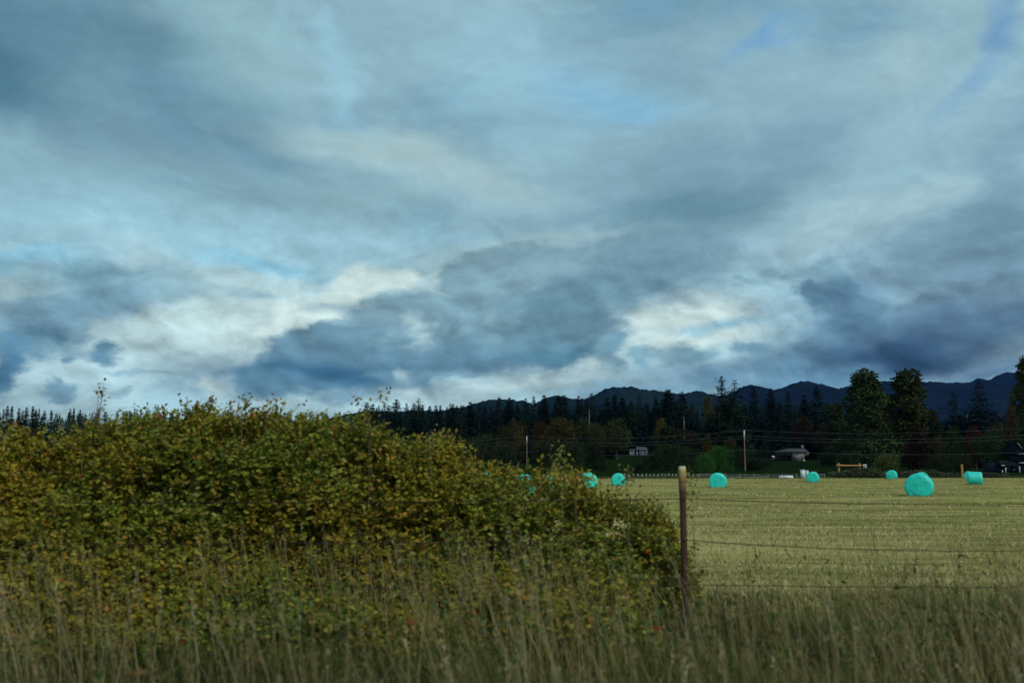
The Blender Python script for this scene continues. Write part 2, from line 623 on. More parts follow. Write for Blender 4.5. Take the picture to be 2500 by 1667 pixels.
M_DARKW = mat('dark_wood', (0.03, 0.022, 0.02), 0.8, 0.2)
M_GLASS = mat('window_glass', (0.03, 0.06, 0.07), 0.12, 0.8)
M_TRIM = mat('window_trim', (0.30, 0.33, 0.33), 0.5, 0.3)
M_NAVY = mat('navy_siding', (0.006, 0.011, 0.020), 0.7, 0.2, noise=3, noise_rgb=(0.009, 0.015, 0.026))
M_BLUEG = mat('bluegrey_siding', (0.12, 0.155, 0.18), 0.7, 0.3)
M_BLACK = mat('dark_feather', (0.02, 0.02, 0.022), 0.8, 0.2)


def wrap_material():
    m = bpy.data.materials.new('turquoise_wrap')
    m.use_nodes = True
    N, L = m.node_tree.nodes, m.node_tree.links
    b = N['Principled BSDF']
    t = N.new('ShaderNodeTexCoord')
    n = N.new('ShaderNodeTexNoise')
    n.inputs['Scale'].default_value = 2.4
    n.inputs['Detail'].default_value = 5
    oi = N.new('ShaderNodeObjectInfo')
    ad = N.new('ShaderNodeVectorMath')
    ad.operation = 'ADD'
    L.new(t.outputs['Object'], ad.inputs[0])
    L.new(oi.outputs['Location'], ad.inputs[1])
    L.new(ad.outputs[0], n.inputs[0])
    r = N.new('ShaderNodeValToRGB')
    r.color_ramp.elements[0].position = 0.3
    r.color_ramp.elements[1].position = 0.7
    r.color_ramp.elements[0].color = (0.010, 0.52, 0.40, 1)
    r.color_ramp.elements[1].color = (0.018, 0.66, 0.53, 1)
    L.new(n.outputs[0], r.inputs[0])
    L.new(r.outputs[0], b.inputs['Base Color'])
    b.inputs['Roughness'].default_value = 0.38
    b.inputs['Specular IOR Level'].default_value = 0.5
    # overlapping turns of stretch film and small creases
    mp = N.new('ShaderNodeMapping')
    mp.inputs['Scale'].default_value = (1.2, 7, 1.2)
    mp.inputs['Rotation'].default_value = (0, 0, 0.35)
    L.new(ad.outputs[0], mp.inputs[0])
    n2 = N.new('ShaderNodeTexNoise')
    n2.inputs['Scale'].default_value = 3.0
    n2.inputs['Detail'].default_value = 6
    n2.inputs['Distortion'].default_value = 0.6
    L.new(mp.outputs[0], n2.inputs[0])
    bp = N.new('ShaderNodeBump')
    bp.inputs['Strength'].default_value = 0.8
    bp.inputs['Distance'].default_value = 0.07
    L.new(n2.outputs[0], bp.inputs['Height'])
    L.new(bp.outputs[0], b.inputs['Normal'])
    return m


M_WRAP = wrap_material()


# ------------------------------------------------------------------ the ground
def gz(x, y):
    x, y = np.asarray(x, float), np.asarray(y, float)
    side = np.clip((x + 150) / 130, 0, 1)
    side = side * side * (3 - 2 * side)
    knoll = np.clip(1 - ((x - 60) / 48) ** 2, 0, 1) * np.clip((y - 200) / 240, 0, 1) * np.clip((640 - y) / 140, 0, 1)
    return side * np.interp(y, [178, 300, 450, 620, 900, 2500, 5000], [0, 1.6, 5.2, 10.2, 13, 10, 10]) + 2.0 * knoll


def g1(x, y):
    return float(gz(x, y))


def edge_y(x):
    """depth at which the mown field ends"""
    return 150 + np.clip(np.asarray(x, float) * 0.22, -6, 26) + 3 * (fbm(np.asarray(x) / 14.0, 0, 0, 3, 5) - 0.5)


def relief(x, y):
    """windrows and ruts of the mown field, fading into the verge and beyond the field"""
    a = np.clip((y - 9.5) / 5, 0, 1) * np.clip((edge_y(x) - y) / 8, 0, 1)
    w = fbm(x / 14.0, y / 2.6, 0, 4, 11) - 0.5
    w2 = fbm(x / 3.0, y / 1.1, 0, 3, 17) - 0.5
    return a * (0.20 * w + 0.10 * w2)


ys = [-3000, -800, -200, -60, -25, -12, -6, -2]
y_ = 1.0
while y_ < 200:
    ys.append(y_)
    y_ += max(0.30, y_ * 0.0095)
while y_ < 7000:
    ys.append(y_)
    y_ *= 1.12
ys.append(7000)
xs = list(np.arange(-70, 130.01, 0.8))
s_ = 1.0
while xs[0] > -6800:
    s_ *= 1.35
    xs = [xs[0] - s_] + xs + [xs[-1] + s_]
xs = [x for x in xs if -7000 <= x <= 7000]
xs = [-7000] + xs + [7000]
GX, GY = np.meshgrid(np.array(xs), np.array(ys))
GZ = gz(GX, GY) + relief(GX, GY)
gm = MB()
ny, nx = GX.shape
i_, j_ = np.meshgrid(np.arange(ny - 1), np.arange(nx - 1), indexing='ij')
q_ = (i_ * nx + j_).ravel()
ii = np.stack([q_, q_ + 1, q_ + nx + 1, q_ + nx], 1)
gm.add(np.stack([GX, GY, GZ], -1).reshape(-1, 3), ii)


def ground_material():
    m = bpy.data.materials.new('ground')
    m.use_nodes = True
    N, L = m.node_tree.nodes, m.node_tree.links
    b = N['Principled BSDF']
    b.inputs['Roughness'].default_value = 1.0
    b.inputs['Specular IOR Level'].default_value = 0.0
    g = N.new('ShaderNodeNewGeometry')

    def nz(scale, detail, stretch, rough=0.6):
        mp = N.new('ShaderNodeMapping')
        mp.inputs['Scale'].default_value = stretch
        L.new(g.outputs['Position'], mp.inputs[0])
        n = N.new('ShaderNodeTexNoise')
        n.inputs['Scale'].default_value = scale
        n.inputs['Detail'].default_value = detail
        n.inputs['Roughness'].default_value = rough
        L.new(mp.outputs[0], n.inputs[0])
        return n.outputs[0]

    def ramp_(v, stops):
        r = N.new('ShaderNodeValToRGB')
        e = r.color_ramp.elements
        e[0].position, e[0].color = stops[0][0], (*stops[0][1], 1)
        e[1].position, e[1].color = stops[-1][0], (*stops[-1][1], 1)
        for p, c in stops[1:-1]:
            x = e.new(p)
            x.color = (*c, 1)
        L.new(v, r.inputs[0])
        return r.outputs[0]

    def mix(f, a, c):
        n = N.new('ShaderNodeMix')
        n.data_type = 'RGBA'
        if isinstance(f, float):
            n.inputs[0].default_value = f
        else:
            L.new(f, n.inputs[0])
        L.new(a, n.inputs[6])
        L.new(c, n.inputs[7])
        return n.outputs[2]
    hay = ramp_(nz(0.9, 8, (0.16, 1.0, 1), 0.65), [(0.34, (0.10, 0.105, 0.030)), (0.46, (0.27, 0.235, 0.088)), (0.56, (0.39, 0.335, 0.148)), (0.68, (0.50, 0.43, 0.21))])
    fine = ramp_(nz(9.0, 6, (0.5, 1.0, 1), 0.7), [(0.30, (0.085, 0.088, 0.028)), (0.5, (0.23, 0.215, 0.088)), (0.70, (0.42, 0.375, 0.19))])
    streak = ramp_(nz(0.8, 8, (0.20, 1.0, 1), 0.68), [(0.37, (0.40, 0.44, 0.30)), (0.48, (0.90, 0.90, 0.84)), (0.62, (1.25, 1.18, 1.14))])
    field = mix(0.40, hay, fine)
    m0 = N.new('ShaderNodeMix')
    m0.data_type = 'RGBA'
    m0.blend_type = 'MULTIPLY'
    m0.inputs[0].default_value = 0.85
    L.new(field, m0.inputs[6])
    L.new(streak, m0.inputs[7])
    field = m0.outputs[2]
    band = ramp_(nz(0.10, 3, (0.03, 1.0, 1)), [(0.38, (0.80, 0.84, 0.74)), (0.62, (1.10, 1.08, 1.06))])
    big = ramp_(nz(0.07, 3, (0.35, 1.0, 1)), [(0.35, (0.72, 0.78, 0.62)), (0.65, (1.05, 1.03, 1.0))])
    mm = N.new('ShaderNodeMix')
    mm.data_type = 'RGBA'
    mm.blend_type = 'MULTIPLY'
    mm.inputs[0].default_value = 1
    L.new(field, mm.inputs[6])
    L.new(big, mm.inputs[7])
    m3 = N.new('ShaderNodeMix')
    m3.data_type = 'RGBA'
    m3.blend_type = 'MULTIPLY'
    m3.inputs[0].default_value = 1
    L.new(mm.outputs[2], m3.inputs[6])
    L.new(band, m3.inputs[7])
    field = m3.outputs[2]
    lawn = ramp_(nz(0.25, 6, (0.4, 1, 1)), [(0.38, (0.004, 0.008, 0.004)), (0.62, (0.011, 0.025, 0.006))])  # lawn colour darkened to stand for the cloud shade over it
    verge = ramp_(nz(3.0, 5, (1, 1, 1)), [(0.35, (0.03, 0.028, 0.014)), (0.65, (0.07, 0.065, 0.03))])
    at_ = N.new('ShaderNodeAttribute')
    at_.attribute_name = 'tint'
    sp = N.new('ShaderNodeSeparateColor')
    L.new(at_.outputs['Color'], sp.inputs[0])
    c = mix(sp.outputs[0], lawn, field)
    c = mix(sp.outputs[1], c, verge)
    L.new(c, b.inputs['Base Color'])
    bp = N.new('ShaderNodeBump')
    bp.inputs['Strength'].default_value = 0.8
    bp.inputs['Distance'].default_value = 0.06
    L.new(nz(7.0, 6, (0.6, 1, 1), 0.7), bp.inputs['Height'])
    L.new(bp.outputs[0], b.inputs['Normal'])
    return m


EY = edge_y(GX)
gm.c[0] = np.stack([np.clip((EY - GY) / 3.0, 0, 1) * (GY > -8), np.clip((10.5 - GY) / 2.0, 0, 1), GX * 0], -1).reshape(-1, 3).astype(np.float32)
ground = gm.obj('ground', ground_material(), smooth=True)
tag(ground, 'mown hay field running back to a dark lawn under the trees', kind='structure')


# ------------------------------------------------------------------ mountains
def mountain_material(name, a, c):
    return mat(name, a, 1.0, 0.0, noise=0.004, noise_rgb=c, bump=0.9, bscale=0.03)


def ridge(name, pts, Y, depth, seed, m, label, ymin=0.0):
    px = [p[0] for p in pts]
    W = np.array([tuple(at(p[0], p[1], Y)) for p in pts])
    X = np.arange(W[0, 0], W[-1, 0], 9.0)
    Z = np.interp(X, W[:, 0], W[:, 2])
    ker = np.hanning(13)
    Z = np.convolve(np.pad(Z, 6, 'edge'), ker / ker.sum(), 'valid')
    Z = Z + 5 * (fbm(X / 55.0, 0, 0, 3, seed) - 0.5) * 2 + 8 * (np.random.default_rng(seed).random(len(X)) - 0.5)
    T = np.concatenate([np.linspace(-0.35, 0, 6), np.linspace(0, 1, 44)[1:]])
    XX, TT = np.meshgrid(X, T)
    ZZ = np.tile(Z, (len(T), 1))
    front = np.clip(TT, 0, 1)
    back = np.clip(-TT, 0, 1)
    spur = fbm(XX / 420.0, TT * 1.6, 0, 4, seed + 3)
    prof = (1 - front) ** (1.0 + 0.9 * (spur - 0.5)) - back * 1.3
    z = ZZ * prof + (spur - 0.5) * 2 * ZZ * 0.34 * np.sin(np.pi * np.clip(front * 1.15, 0, 1))
    z = z + 10 * (fbm(XX / 60.0, TT * depth / 60.0, 0, 3, seed + 9) - 0.5) * np.clip(front * 8, 0, 1)
    z = np.maximum(z, -3)
    YY = Y - TT * depth + (spur - 0.5) * 500 * np.clip(front * 3, 0, 1)
    b = MB()
    n1_, n2_ = XX.shape
    a, c = np.meshgrid(np.arange(n1_ - 1), np.arange(n2_ - 1), indexing='ij')
    q = (a * n2_ + c).ravel()
    b.add(np.stack([XX, YY, z], -1).reshape(-1, 3), np.stack([q, q + n2_, q + n2_ + 1, q + 1], 1))
    o = b.obj(name, m)
    tag(o, label, kind='structure')
    return o


M_HILL1 = mountain_material('near_ridge_forest', (0.005, 0.011, 0.011), (0.010, 0.019, 0.016))
M_HILL2 = mountain_material('far_ridge_forest', (0.004, 0.007, 0.012), (0.007, 0.012, 0.018))
ridge('hills', [(480, 1148), (640, 1100), (740, 1062), (795, 1038), (830, 1020), (862, 1007), (905, 1002), (960, 1006), (1000, 1001), (1080, 1003), (1120, 996), (1150, 988), (1195, 975), (1228, 972), (1262, 976), (1290, 983), (1330, 1000), (1400, 1040), (1560, 1148)],
      4300, 2200, 3, M_HILL1, 'low blue-green ridge rising behind the left end of the conifers')
ridge('hills', [(1130, 1148), (1240, 1050), (1300, 990), (1322, 975), (1345, 965), (1366, 966), (1410, 975), (1440, 972), (1456, 960), (1485, 947), (1520, 943), (1560, 948), (1610, 956), (1660, 961), (1692, 957), (1705, 953), (1745, 964), (1790, 966), (1860, 990), (1950, 1040), (2100, 1148)],
      5000, 2300, 8, M_HILL1, 'rounded forested hill in the middle of the skyline')
ridge('hills', [(1580, 1148), (1680, 1040), (1740, 985), (1790, 955), (1812, 943), (1835, 939), (1858, 944), (1885, 953), (1905, 949), (1930, 938), (1955, 929), (1985, 931), (2020, 945), (2060, 975), (2110, 1020), (2280, 1148)],
      5300, 2300, 14, M_HILL2, 'dark twin-topped hill under the low cloud')
ridge('hills', [(1740, 1148), (1880, 1020), (1960, 985), (2010, 962), (2045, 950), (2085, 938), (2130, 932), (2190, 930), (2260, 931), (2300, 934), (2340, 934), (2372, 935), (2381, 924), (2384, 921), (2400, 927), (2417, 929), (2437, 914), (2457, 906), (2480, 910), (2510, 922), (2600, 950), (2750, 1000), (3100, 1148)],
      6200, 2600, 21, M_HILL2, 'long dark navy ridge with a notched peak on the right')
# ------------------------------------------------------------------ leaf cards
def cards(b, P, size, aspect=0.55, col=(1, 1, 1), normal=None, dirs=None, fold=0.25, seed=1, mat=0):
    """folded diamond leaves at the points P"""
    r = np.random.default_rng(seed)
    n = len(P)
    if dirs is None:
        dirs = r.normal(size=(n, 3))
    dirs = dirs / (np.linalg.norm(dirs, axis=1)[:, None] + 1e-9)
    if normal is None:
        normal = r.normal(size=(n, 3))
    side = np.cross(dirs, normal)
    side /= np.linalg.norm(side, axis=1)[:, None] + 1e-9
    nn = np.cross(side, dirs)
    s = np.broadcast_to(np.asarray(size, float), (n,))[:, None]
    tip = P + dirs * s
    mid = P + dirs * s * 0.45
    l = mid + side * s * aspect * 0.5 + nn * s * fold * 0.3
    rr = mid - side * s * aspect * 0.5 + nn * s * fold * 0.3
    V = np.stack([P, l, tip, rr], 1).reshape(-1, 3)
    k = np.arange(n)[:, None] * 4
    Ft = np.concatenate([k + np.array([[0, 2, 1]]), k + np.array([[0, 3, 2]])], 0)
    col = np.asarray(col, float)
    if col.ndim == 1:
        col = np.tile(col, (n, 1))
    b.add(V, Ft, np.repeat(col, 4, axis=0), mat)


# ------------------------------------------------------------------ conifers
def conifer_data(seed, H=30.0, rad=5.0, sparse=0.0, ragged=0.25, power=0.9, nb=360):
    r = np.random.default_rng(seed)
    P, Dn, S, C = [], [], [], []
    nb = int(nb * (1 - sparse))
    ts = np.sort(0.03 + 0.965 * r.random(nb) ** 1.15)
    side = r.uniform(0.75, 1.2, 8)                       # crowns are fuller on some sides
    for bi, t in enumerate(ts):
        h = H * t
        a = bi * 2.39996 + r.uniform(-0.5, 0.5)
        L = rad * (1 - t) ** power * min(1, 0.72 + (t * 2.5)) * r.uniform(1 - ragged * 1.3, 1 + ragged) * side[int(a * 8 / 6.2832) % 8] + 0.04
        droop = r.uniform(0.12, 0.5) * (1 - t * 0.8)
        n = max(5, int(L * 3.2))
        u = np.linspace(0.10, 1.0, n) + r.uniform(-0.05, 0.05, n)
        rr = L * u
        dz = -droop * L * u ** 1.3 + 0.12 * L * u ** 3 + (0.35 * L if t > 0.9 else 0) * u
        base = np.stack([math.cos(a) * rr, math.sin(a) * rr, h + dz], 1)
        for k in range(3 if sparse < 0.2 else 4):
            off = r.normal(0, 1, (n, 3)) * np.array([0.32, 0.32, 0.26]) * (0.35 + 0.8 * (1 - t))
            P.append(base + off * (1.2 - u[:, None] * 0.6))
            Dn.append(np.stack([math.cos(a) + r.normal(0, 0.7, n), math.sin(a) + r.normal(0, 0.7, n), r.normal(-0.45, 0.4, n)], 1))
            S.append(r.uniform(0.5, 1.15, n) * (0.26 + 0.85 * (1 - t) ** 0.8))
            g = r.uniform(0.7, 1.25) * r.uniform(0.8, 1.2, n)
            C.append(np.stack([g * (1 + 0.12 * u), g, g * (1 - 0.05 * u)], 1))
    return np.concatenate(P), np.concatenate(Dn), np.concatenate(S), np.concatenate(C)


def conifer_meshes(seed, **k):
    H = k.get('H', 30.0)
    P, Dn, S, C = conifer_data(seed, **k)
    cb = MB()
    up = np.random.default_rng(seed).normal(0, 0.5, (len(P), 3)) + np.array([0, 0, 1])
    cards(cb, P, S, 0.62, C, up, Dn, 0.3, seed)
    cm = cb.mesh('crown', M_NEEDLE)
    tb = MB()
    tb.tube([(0, 0, -0.6), (0.03, 0, H * 0.3), (0, 0.03, H * 0.7), (0, 0, H * 1.0)], [H * 0.016, H * 0.012, H * 0.006, 0.03], 7)
    tm = tb.mesh('trunk', M_BARK)
    return cm, tm, H, k.get('rad', 5.0), (P, Dn, S, C)


CON = {
    'fir': conifer_meshes(11, rad=4.6, power=0.8),
    'fir2': conifer_meshes(12, rad=5.2, ragged=0.32, power=0.8),
    'fir3': conifer_meshes(13, rad=4.0, ragged=0.22, power=1.0),
    'narrow': conifer_meshes(14, rad=3.2, power=0.85, ragged=0.3),
    'ragged': conifer_meshes(15, rad=5.4, sparse=0.35, ragged=0.5, power=0.7),
    'wide': conifer_meshes(16, rad=6.6, sparse=0.12, ragged=0.34, power=0.75),
    'ragged2': conifer_meshes(17, rad=4.6, sparse=0.42, ragged=0.55, power=0.62),
}


# ------------------------------------------------------------------ broadleaf trees
def broadleaf_data(seed, H=15.0, W=6.0, lobes=16, base=0.18, n=5200, leaf=0.55, shape='round'):
    r = np.random.default_rng(seed)
    C, Rr = [], []
    for k in range(lobes):
        t = (k + 0.5) / lobes
        h = H * (base + (1 - base) * (0.12 + 0.80 * t))
        if shape == 'round':
            w = W * math.sin(math.pi * (0.16 + 0.80 * t)) ** 0.7
        elif shape == 'cone':
            w = W * (1 - t) ** 0.8 + 0.4
        else:                                        # tall oval, narrowing upward
            w = W * (1 - t) ** 0.55 * (0.80 + 0.35 * math.sin(t * 9 + seed)) + 0.5
        a = k * 2.4 + r.uniform(-0.5, 0.5)
        rad = w * r.uniform(0.30, 0.72)
        C.append((math.cos(a) * rad, math.sin(a) * rad, h + r.uniform(-0.04, 0.04) * H))
        Rr.append(min(max(w * r.uniform(0.40, 0.60), 0.09 * H), W * 0.62))
    # a second tier of smaller clumps sitting on the first gives the uneven outline
    C0, R0 = list(C), list(Rr)
    for c, q in zip(C0, R0):
        for j in range(3):
            d = r.normal(size=3)
            d[2] = d[2] * 0.8 + 0.35
            d /= np.linalg.norm(d)
            C.append(tuple(np.array(c) + d * q * 0.92))
            Rr.append(q * r.uniform(0.28, 0.48))
    C, Rr = np.array(C), np.array(Rr)
    C[:, 2] = np.minimum(C[:, 2], H - Rr * 0.8)
    wts = Rr ** 2
    idx = r.choice(len(C), n, p=wts / wts.sum())
    d = r.normal(size=(n, 3))
    d /= np.linalg.norm(d, axis=1)[:, None]
    rr = Rr[idx] * (0.62 + 0.45 * r.random(n) ** 0.7)
    P = C[idx] + d * rr[:, None] * np.array([1, 1, 0.82])
    keep = (fbm(P[:, 0] * 0.9, P[:, 1] * 0.9, P[:, 2] * 0.9, 2, seed) > 0.36)
    P, d, idx = P[keep], d[keep], idx[keep]
    m = len(P)
    dirs = d + r.normal(0, 0.8, (m, 3)) + np.array([0, 0, -0.2])
    nor = d * 0.8 + r.normal(0, 0.6, (m, 3)) + np.array([0, 0, 0.5])
    S = leaf * r.uniform(0.6, 1.25, m)
    lb = np.random.default_rng(seed + 5).uniform(0.75, 1.3, len(C))[idx]
    g = lb * r.uniform(0.75, 1.25, m)
    col = np.stack([g * r.uniform(0.85, 1.2, m), g, g * 0.95], 1)
    return P, dirs, nor, S, col, C0


def broadleaf_meshes(seed, **k):
    H, W = k.get('H', 15.0), k.get('W', 6.0)
    P, dirs, nor, S, col, lob = broadleaf_data(seed, **k)
    cb = MB()
    cards(cb, P, S, 0.8, col, nor, dirs, 0.3, seed)
    cm = cb.mesh('crown', M_CROWN)
    tb = MB()
    tb.tube([(0, 0, -0.5), (0.05, 0.05, H * 0.25), (0, 0.1, H * 0.55), (0.1, 0, H * 0.85)], [H * 0.026, H * 0.02, H * 0.011, 0.04], 7)
    for i, c in enumerate(lob[::2]):
        z0 = max(H * 0.14, c[2] - H * 0.22)
        c = np.array(c)
        s = np.array([0.02, 0.03, z0])
        mid = (s + c) / 2 + np.array([0, 0, -0.25])
        tb.tube([s, mid, c], [H * 0.010, H * 0.006, H * 0.002], 5, cap=False)
    tm = tb.mesh('trunk', M_BARK)
    return cm, tm, H, W


BRO = {
    'round': broadleaf_meshes(31, shape='round', H=15, W=6.2),
    'round2': broadleaf_meshes(32, shape='round', H=15, W=6.8, lobes=20, base=0.1),
    'oval': broadleaf_meshes(33, shape='oval', H=28, W=6.6, lobes=34, base=0.03, n=15000, leaf=0.7),
    'oval2': broadleaf_meshes(34, shape='oval', H=28, W=6.0, lobes=30, base=0.03, n=13000, leaf=0.7),
    'cone': broadleaf_meshes(35, shape='cone', H=15, W=5.2, lobes=22, base=0.02, n=6500, leaf=0.5),
    'bush': broadleaf_meshes(36, shape='round', H=6, W=4.2, lobes=14, base=0.0, n=4200, leaf=0.34),
    'bush2': broadleaf_meshes(37, shape='round', H=6, W=5.0, lobes=18, base=0.0, n=4600, leaf=0.34),
}


CLOUD_SHADE = 0.72           # scales the evergreen and late-autumn foliage colours down to paint in cloud shade


def plant(lib, var, px, py, Y, halfw, color, label, cat, name, group=None, rz=None, dz=0.0):
    """a tree whose top shows at (px, py) when it stands at depth Y; halfw is its crown radius in picture pixels"""
    top = at(px, py, Y)
    z0 = g1(top.x, Y) + dz
    cm, tm, H, Rd = lib[var][:4]
    o = empty(name, (top.x, Y, z0), rng.uniform(0, 6.28) if rz is None else rz)
    sz = (top.z - z0) / H
    sx = (halfw * (2.05 if lib is CON else 1.0) / F * Y) / Rd
    if lib is CON:
        color = tuple(v * rng.uniform(0.75, 1.3) for v in color)
    o.scale = (sx, sx, sz)
    tag(o, label, cat, group)
    for nm, me in (('trunk', tm), ('crown', cm)):
        c = bpy.data.objects.new(nm, me)
        COL.objects.link(c)
        c.parent = o
        c.color = (*[v * CLOUD_SHADE for v in color], 1)
    return o


ORD = ['first', 'second', 'third', 'fourth', 'fifth', 'sixth', 'seventh', 'eighth', 'ninth', 'tenth', 'eleventh', 'twelfth', 'thirteenth', 'fourteenth', 'fifteenth', 'sixteenth']
CG = [(0.017, 0.036, 0.026), (0.014, 0.032, 0.026), (0.020, 0.040, 0.024), (0.013, 0.028, 0.024)]
vk = ['fir', 'fir2', 'fir3', 'narrow']

# far left stand: conifers in the dark block at the picture's left end
row = [(9.5, 997), (19, 990), (30, 991), (47, 996), (56, 1001), (65.5, 993.5), (81, 991), (88, 1000), (96, 997), (109.5, 1001), (126, 1001)]
for i, (x, y) in enumerate(row):
    plant(CON, vk[i % 4], x, y, 455 + 14 * (i % 3), 11 + (i * 7 % 4), CG[i % 4], '%s pointed conifer from the left in the dark block at the far left treeline' % ORD[i], 'conifer', 'conifer_tree', 'conifers at the left end of the treeline')
row = [(172, 997), (181, 996), (196, 1000), (242, 1002), (258, 1023)]
for i, (x, y) in enumerate(row):
    plant(CON, vk[(i + 1) % 4], x, y, 500, 11, CG[i % 4], '%s conifer tip from the left among the round trees behind the tall thin sprig' % ORD[i], 'conifer', 'conifer_tree', 'conifer tips behind the round trees')
row = [(287, 1002), (318, 1004), (329, 995), (380, 986), (386, 989), (402, 996), (435, 996), (455, 993.5), (471, 992), (494, 993.5), (616, 1019), (740, 1009), (757, 1008)]
for i, (x, y) in enumerate(row):
    plant(CON, ['ragged', 'fir3', 'fir', 'ragged2'][i % 4], x, y, 470, 13 - (i % 3) * 1.5, CG[i % 4], '%s conifer from the left of those peeking over the leafy hedge top' % ORD[i], 'conifer', 'conifer_tree', 'conifers peeking over the hedge')
for x, y, w, v, lab in [(141, 1009, 16, 'round', 'small round green tree beside the last conifer of the dark block'),
                        (172, 1012, 26, 'round2', 'broad grey-green tree left of the tall thin sprig'),
                        (205, 1010, 22, 'round', 'grey-green tree with a peaked crown just left of the tall thin sprig'),
                        (228, 1005, 22, 'round2', 'rounded tree directly behind the tall thin sprig'),
                        (704, 1007, 18, 'round', 'pale green tree beside the last pair of conifers over the hedge')]:
    plant(BRO, v, x, y, 430, w, (0.045, 0.070, 0.038), lab, 'tree', 'broadleaf_tree')

# right stand, left to right
row = [(898, 1003, 16), (911, 986, 15), (925, 988, 12), (939, 981, 19), (968, 974, 26), (1011, 985, 20), (1022, 972, 23), (1048, 992, 14), (1064, 990, 16), (1075, 988, 14)]
for i, (x, y, w) in enumerate(row):
    plant(CON, ['ragged', 'narrow', 'fir', 'wide', 'fir2', 'fir', 'ragged2'][i % 7], x, y, 430 + 16 * (i % 3), w, CG[i % 4], '%s conifer from the left of the group standing against the low left ridge' % ORD[i], 'conifer', 'conifer_tree', 'conifers against the low left ridge')
row = [(1106, 986, 20), (1126, 988, 14), (1148, 981, 20), (1183, 991, 18), (1205, 1000, 20), (1218, 968, 18), (1244, 970.6, 20), (1264, 990, 18), (1283, 971, 16), (1303, 966, 17), (1328, 964, 20), (1363, 965, 26), (1377, 964, 24)]
for i, (x, y, w) in enumerate(row):
    plant(CON, vk[(i * 3 + 1) % 4], x, y, 470 + 20 * (i % 3), w, CG[(i + 1) % 4], '%s conifer from the left between the left ridge and the rounded hill' % ORD[i], 'conifer', 'conifer_tree', 'conifers left of the rounded hill')
row = [(1412.5, 966, 14), (1432, 975, 20), (1444, 959.5, 28), (1481.5, 970, 24), (1501, 963, 24), (1519, 971, 24), (1541, 977, 20), (1560, 965, 22), (1580, 985, 20), (1601, 969, 20), (1631, 951, 34), (1665, 955, 24), (1690, 985, 24)]
for i, (x, y, w) in enumerate(row):
    plant(CON, ['narrow', 'fir2', 'wide', 'fir', 'fir3'][i % 5], x, y, 522 + 16 * (i % 3), w, CG[i % 4], '%s conifer from the left in the dark row in front of the rounded hill' % ORD[i], 'conifer', 'conifer_tree', 'conifers in front of the rounded hill')
plant(CON, 'ragged', 1761, 918.5, 430, 27, CG[3], 'tallest ragged conifer with sparse level branches right of the rounded hill', 'conifer', 'conifer_tree')
plant(CON, 'ragged2', 1793, 927, 440, 25, CG[1], 'ragged dark conifer just right of the tallest one', 'conifer', 'conifer_tree')
plant(CON, 'fir2', 1787, 962, 425, 26, (0.02, 0.048, 0.03), 'bushier green conifer in front of the tall ragged pair', 'conifer', 'conifer_tree')
plant(CON, 'wide', 1755, 990, 420, 30, CG[2], 'low spreading conifer at the foot of the tallest ragged one', 'conifer', 'conifer_tree')
row = [(1817, 985, 24), (1839, 941, 22), (1860, 985, 24), (1881, 948, 20), (1903, 980, 24), (1923, 953, 18), (1943, 985, 22), (1963.5, 965, 20), (1993, 942, 28), (2020, 985, 24), (2040, 990, 24)]
for i, (x, y, w) in enumerate(row):
    plant(CON, ['fir2', 'fir', 'wide', 'narrow'][i % 4], x, y, 500 + 16 * (i % 2), w, CG[i % 4], '%s conifer to the right of the tall ragged pair, above the hip-roofed house' % ORD[i], 'conifer', 'conifer_tree', 'conifers above the hip-roofed house')
plant(CON, 'ragged2', 2327, 957, 330, 24, CG[3], 'slim irregular conifer to the right of the big broadleaf pair', 'conifer', 'conifer_tree')
plant(CON, 'wide', 2388, 930, 320, 38, CG[1], 'broad-shouldered conifer standing before the notched peak', 'conifer', 'conifer_tree')
plant(CON, 'fir2', 2428, 1004, 330, 24, CG[2], 'short conifer at the right foot of the broad-shouldered one', 'conifer', 'conifer_tree')
plant(CON, 'fir', 2450, 1020, 340, 24, CG[0], 'second short conifer right of the broad-shouldered one', 'conifer', 'conifer_tree')
plant(CON, 'fir', 2285, 1010, 345, 26, CG[0], 'low dark conifer in the gap behind the dark red tree', 'conifer', 'conifer_tree')

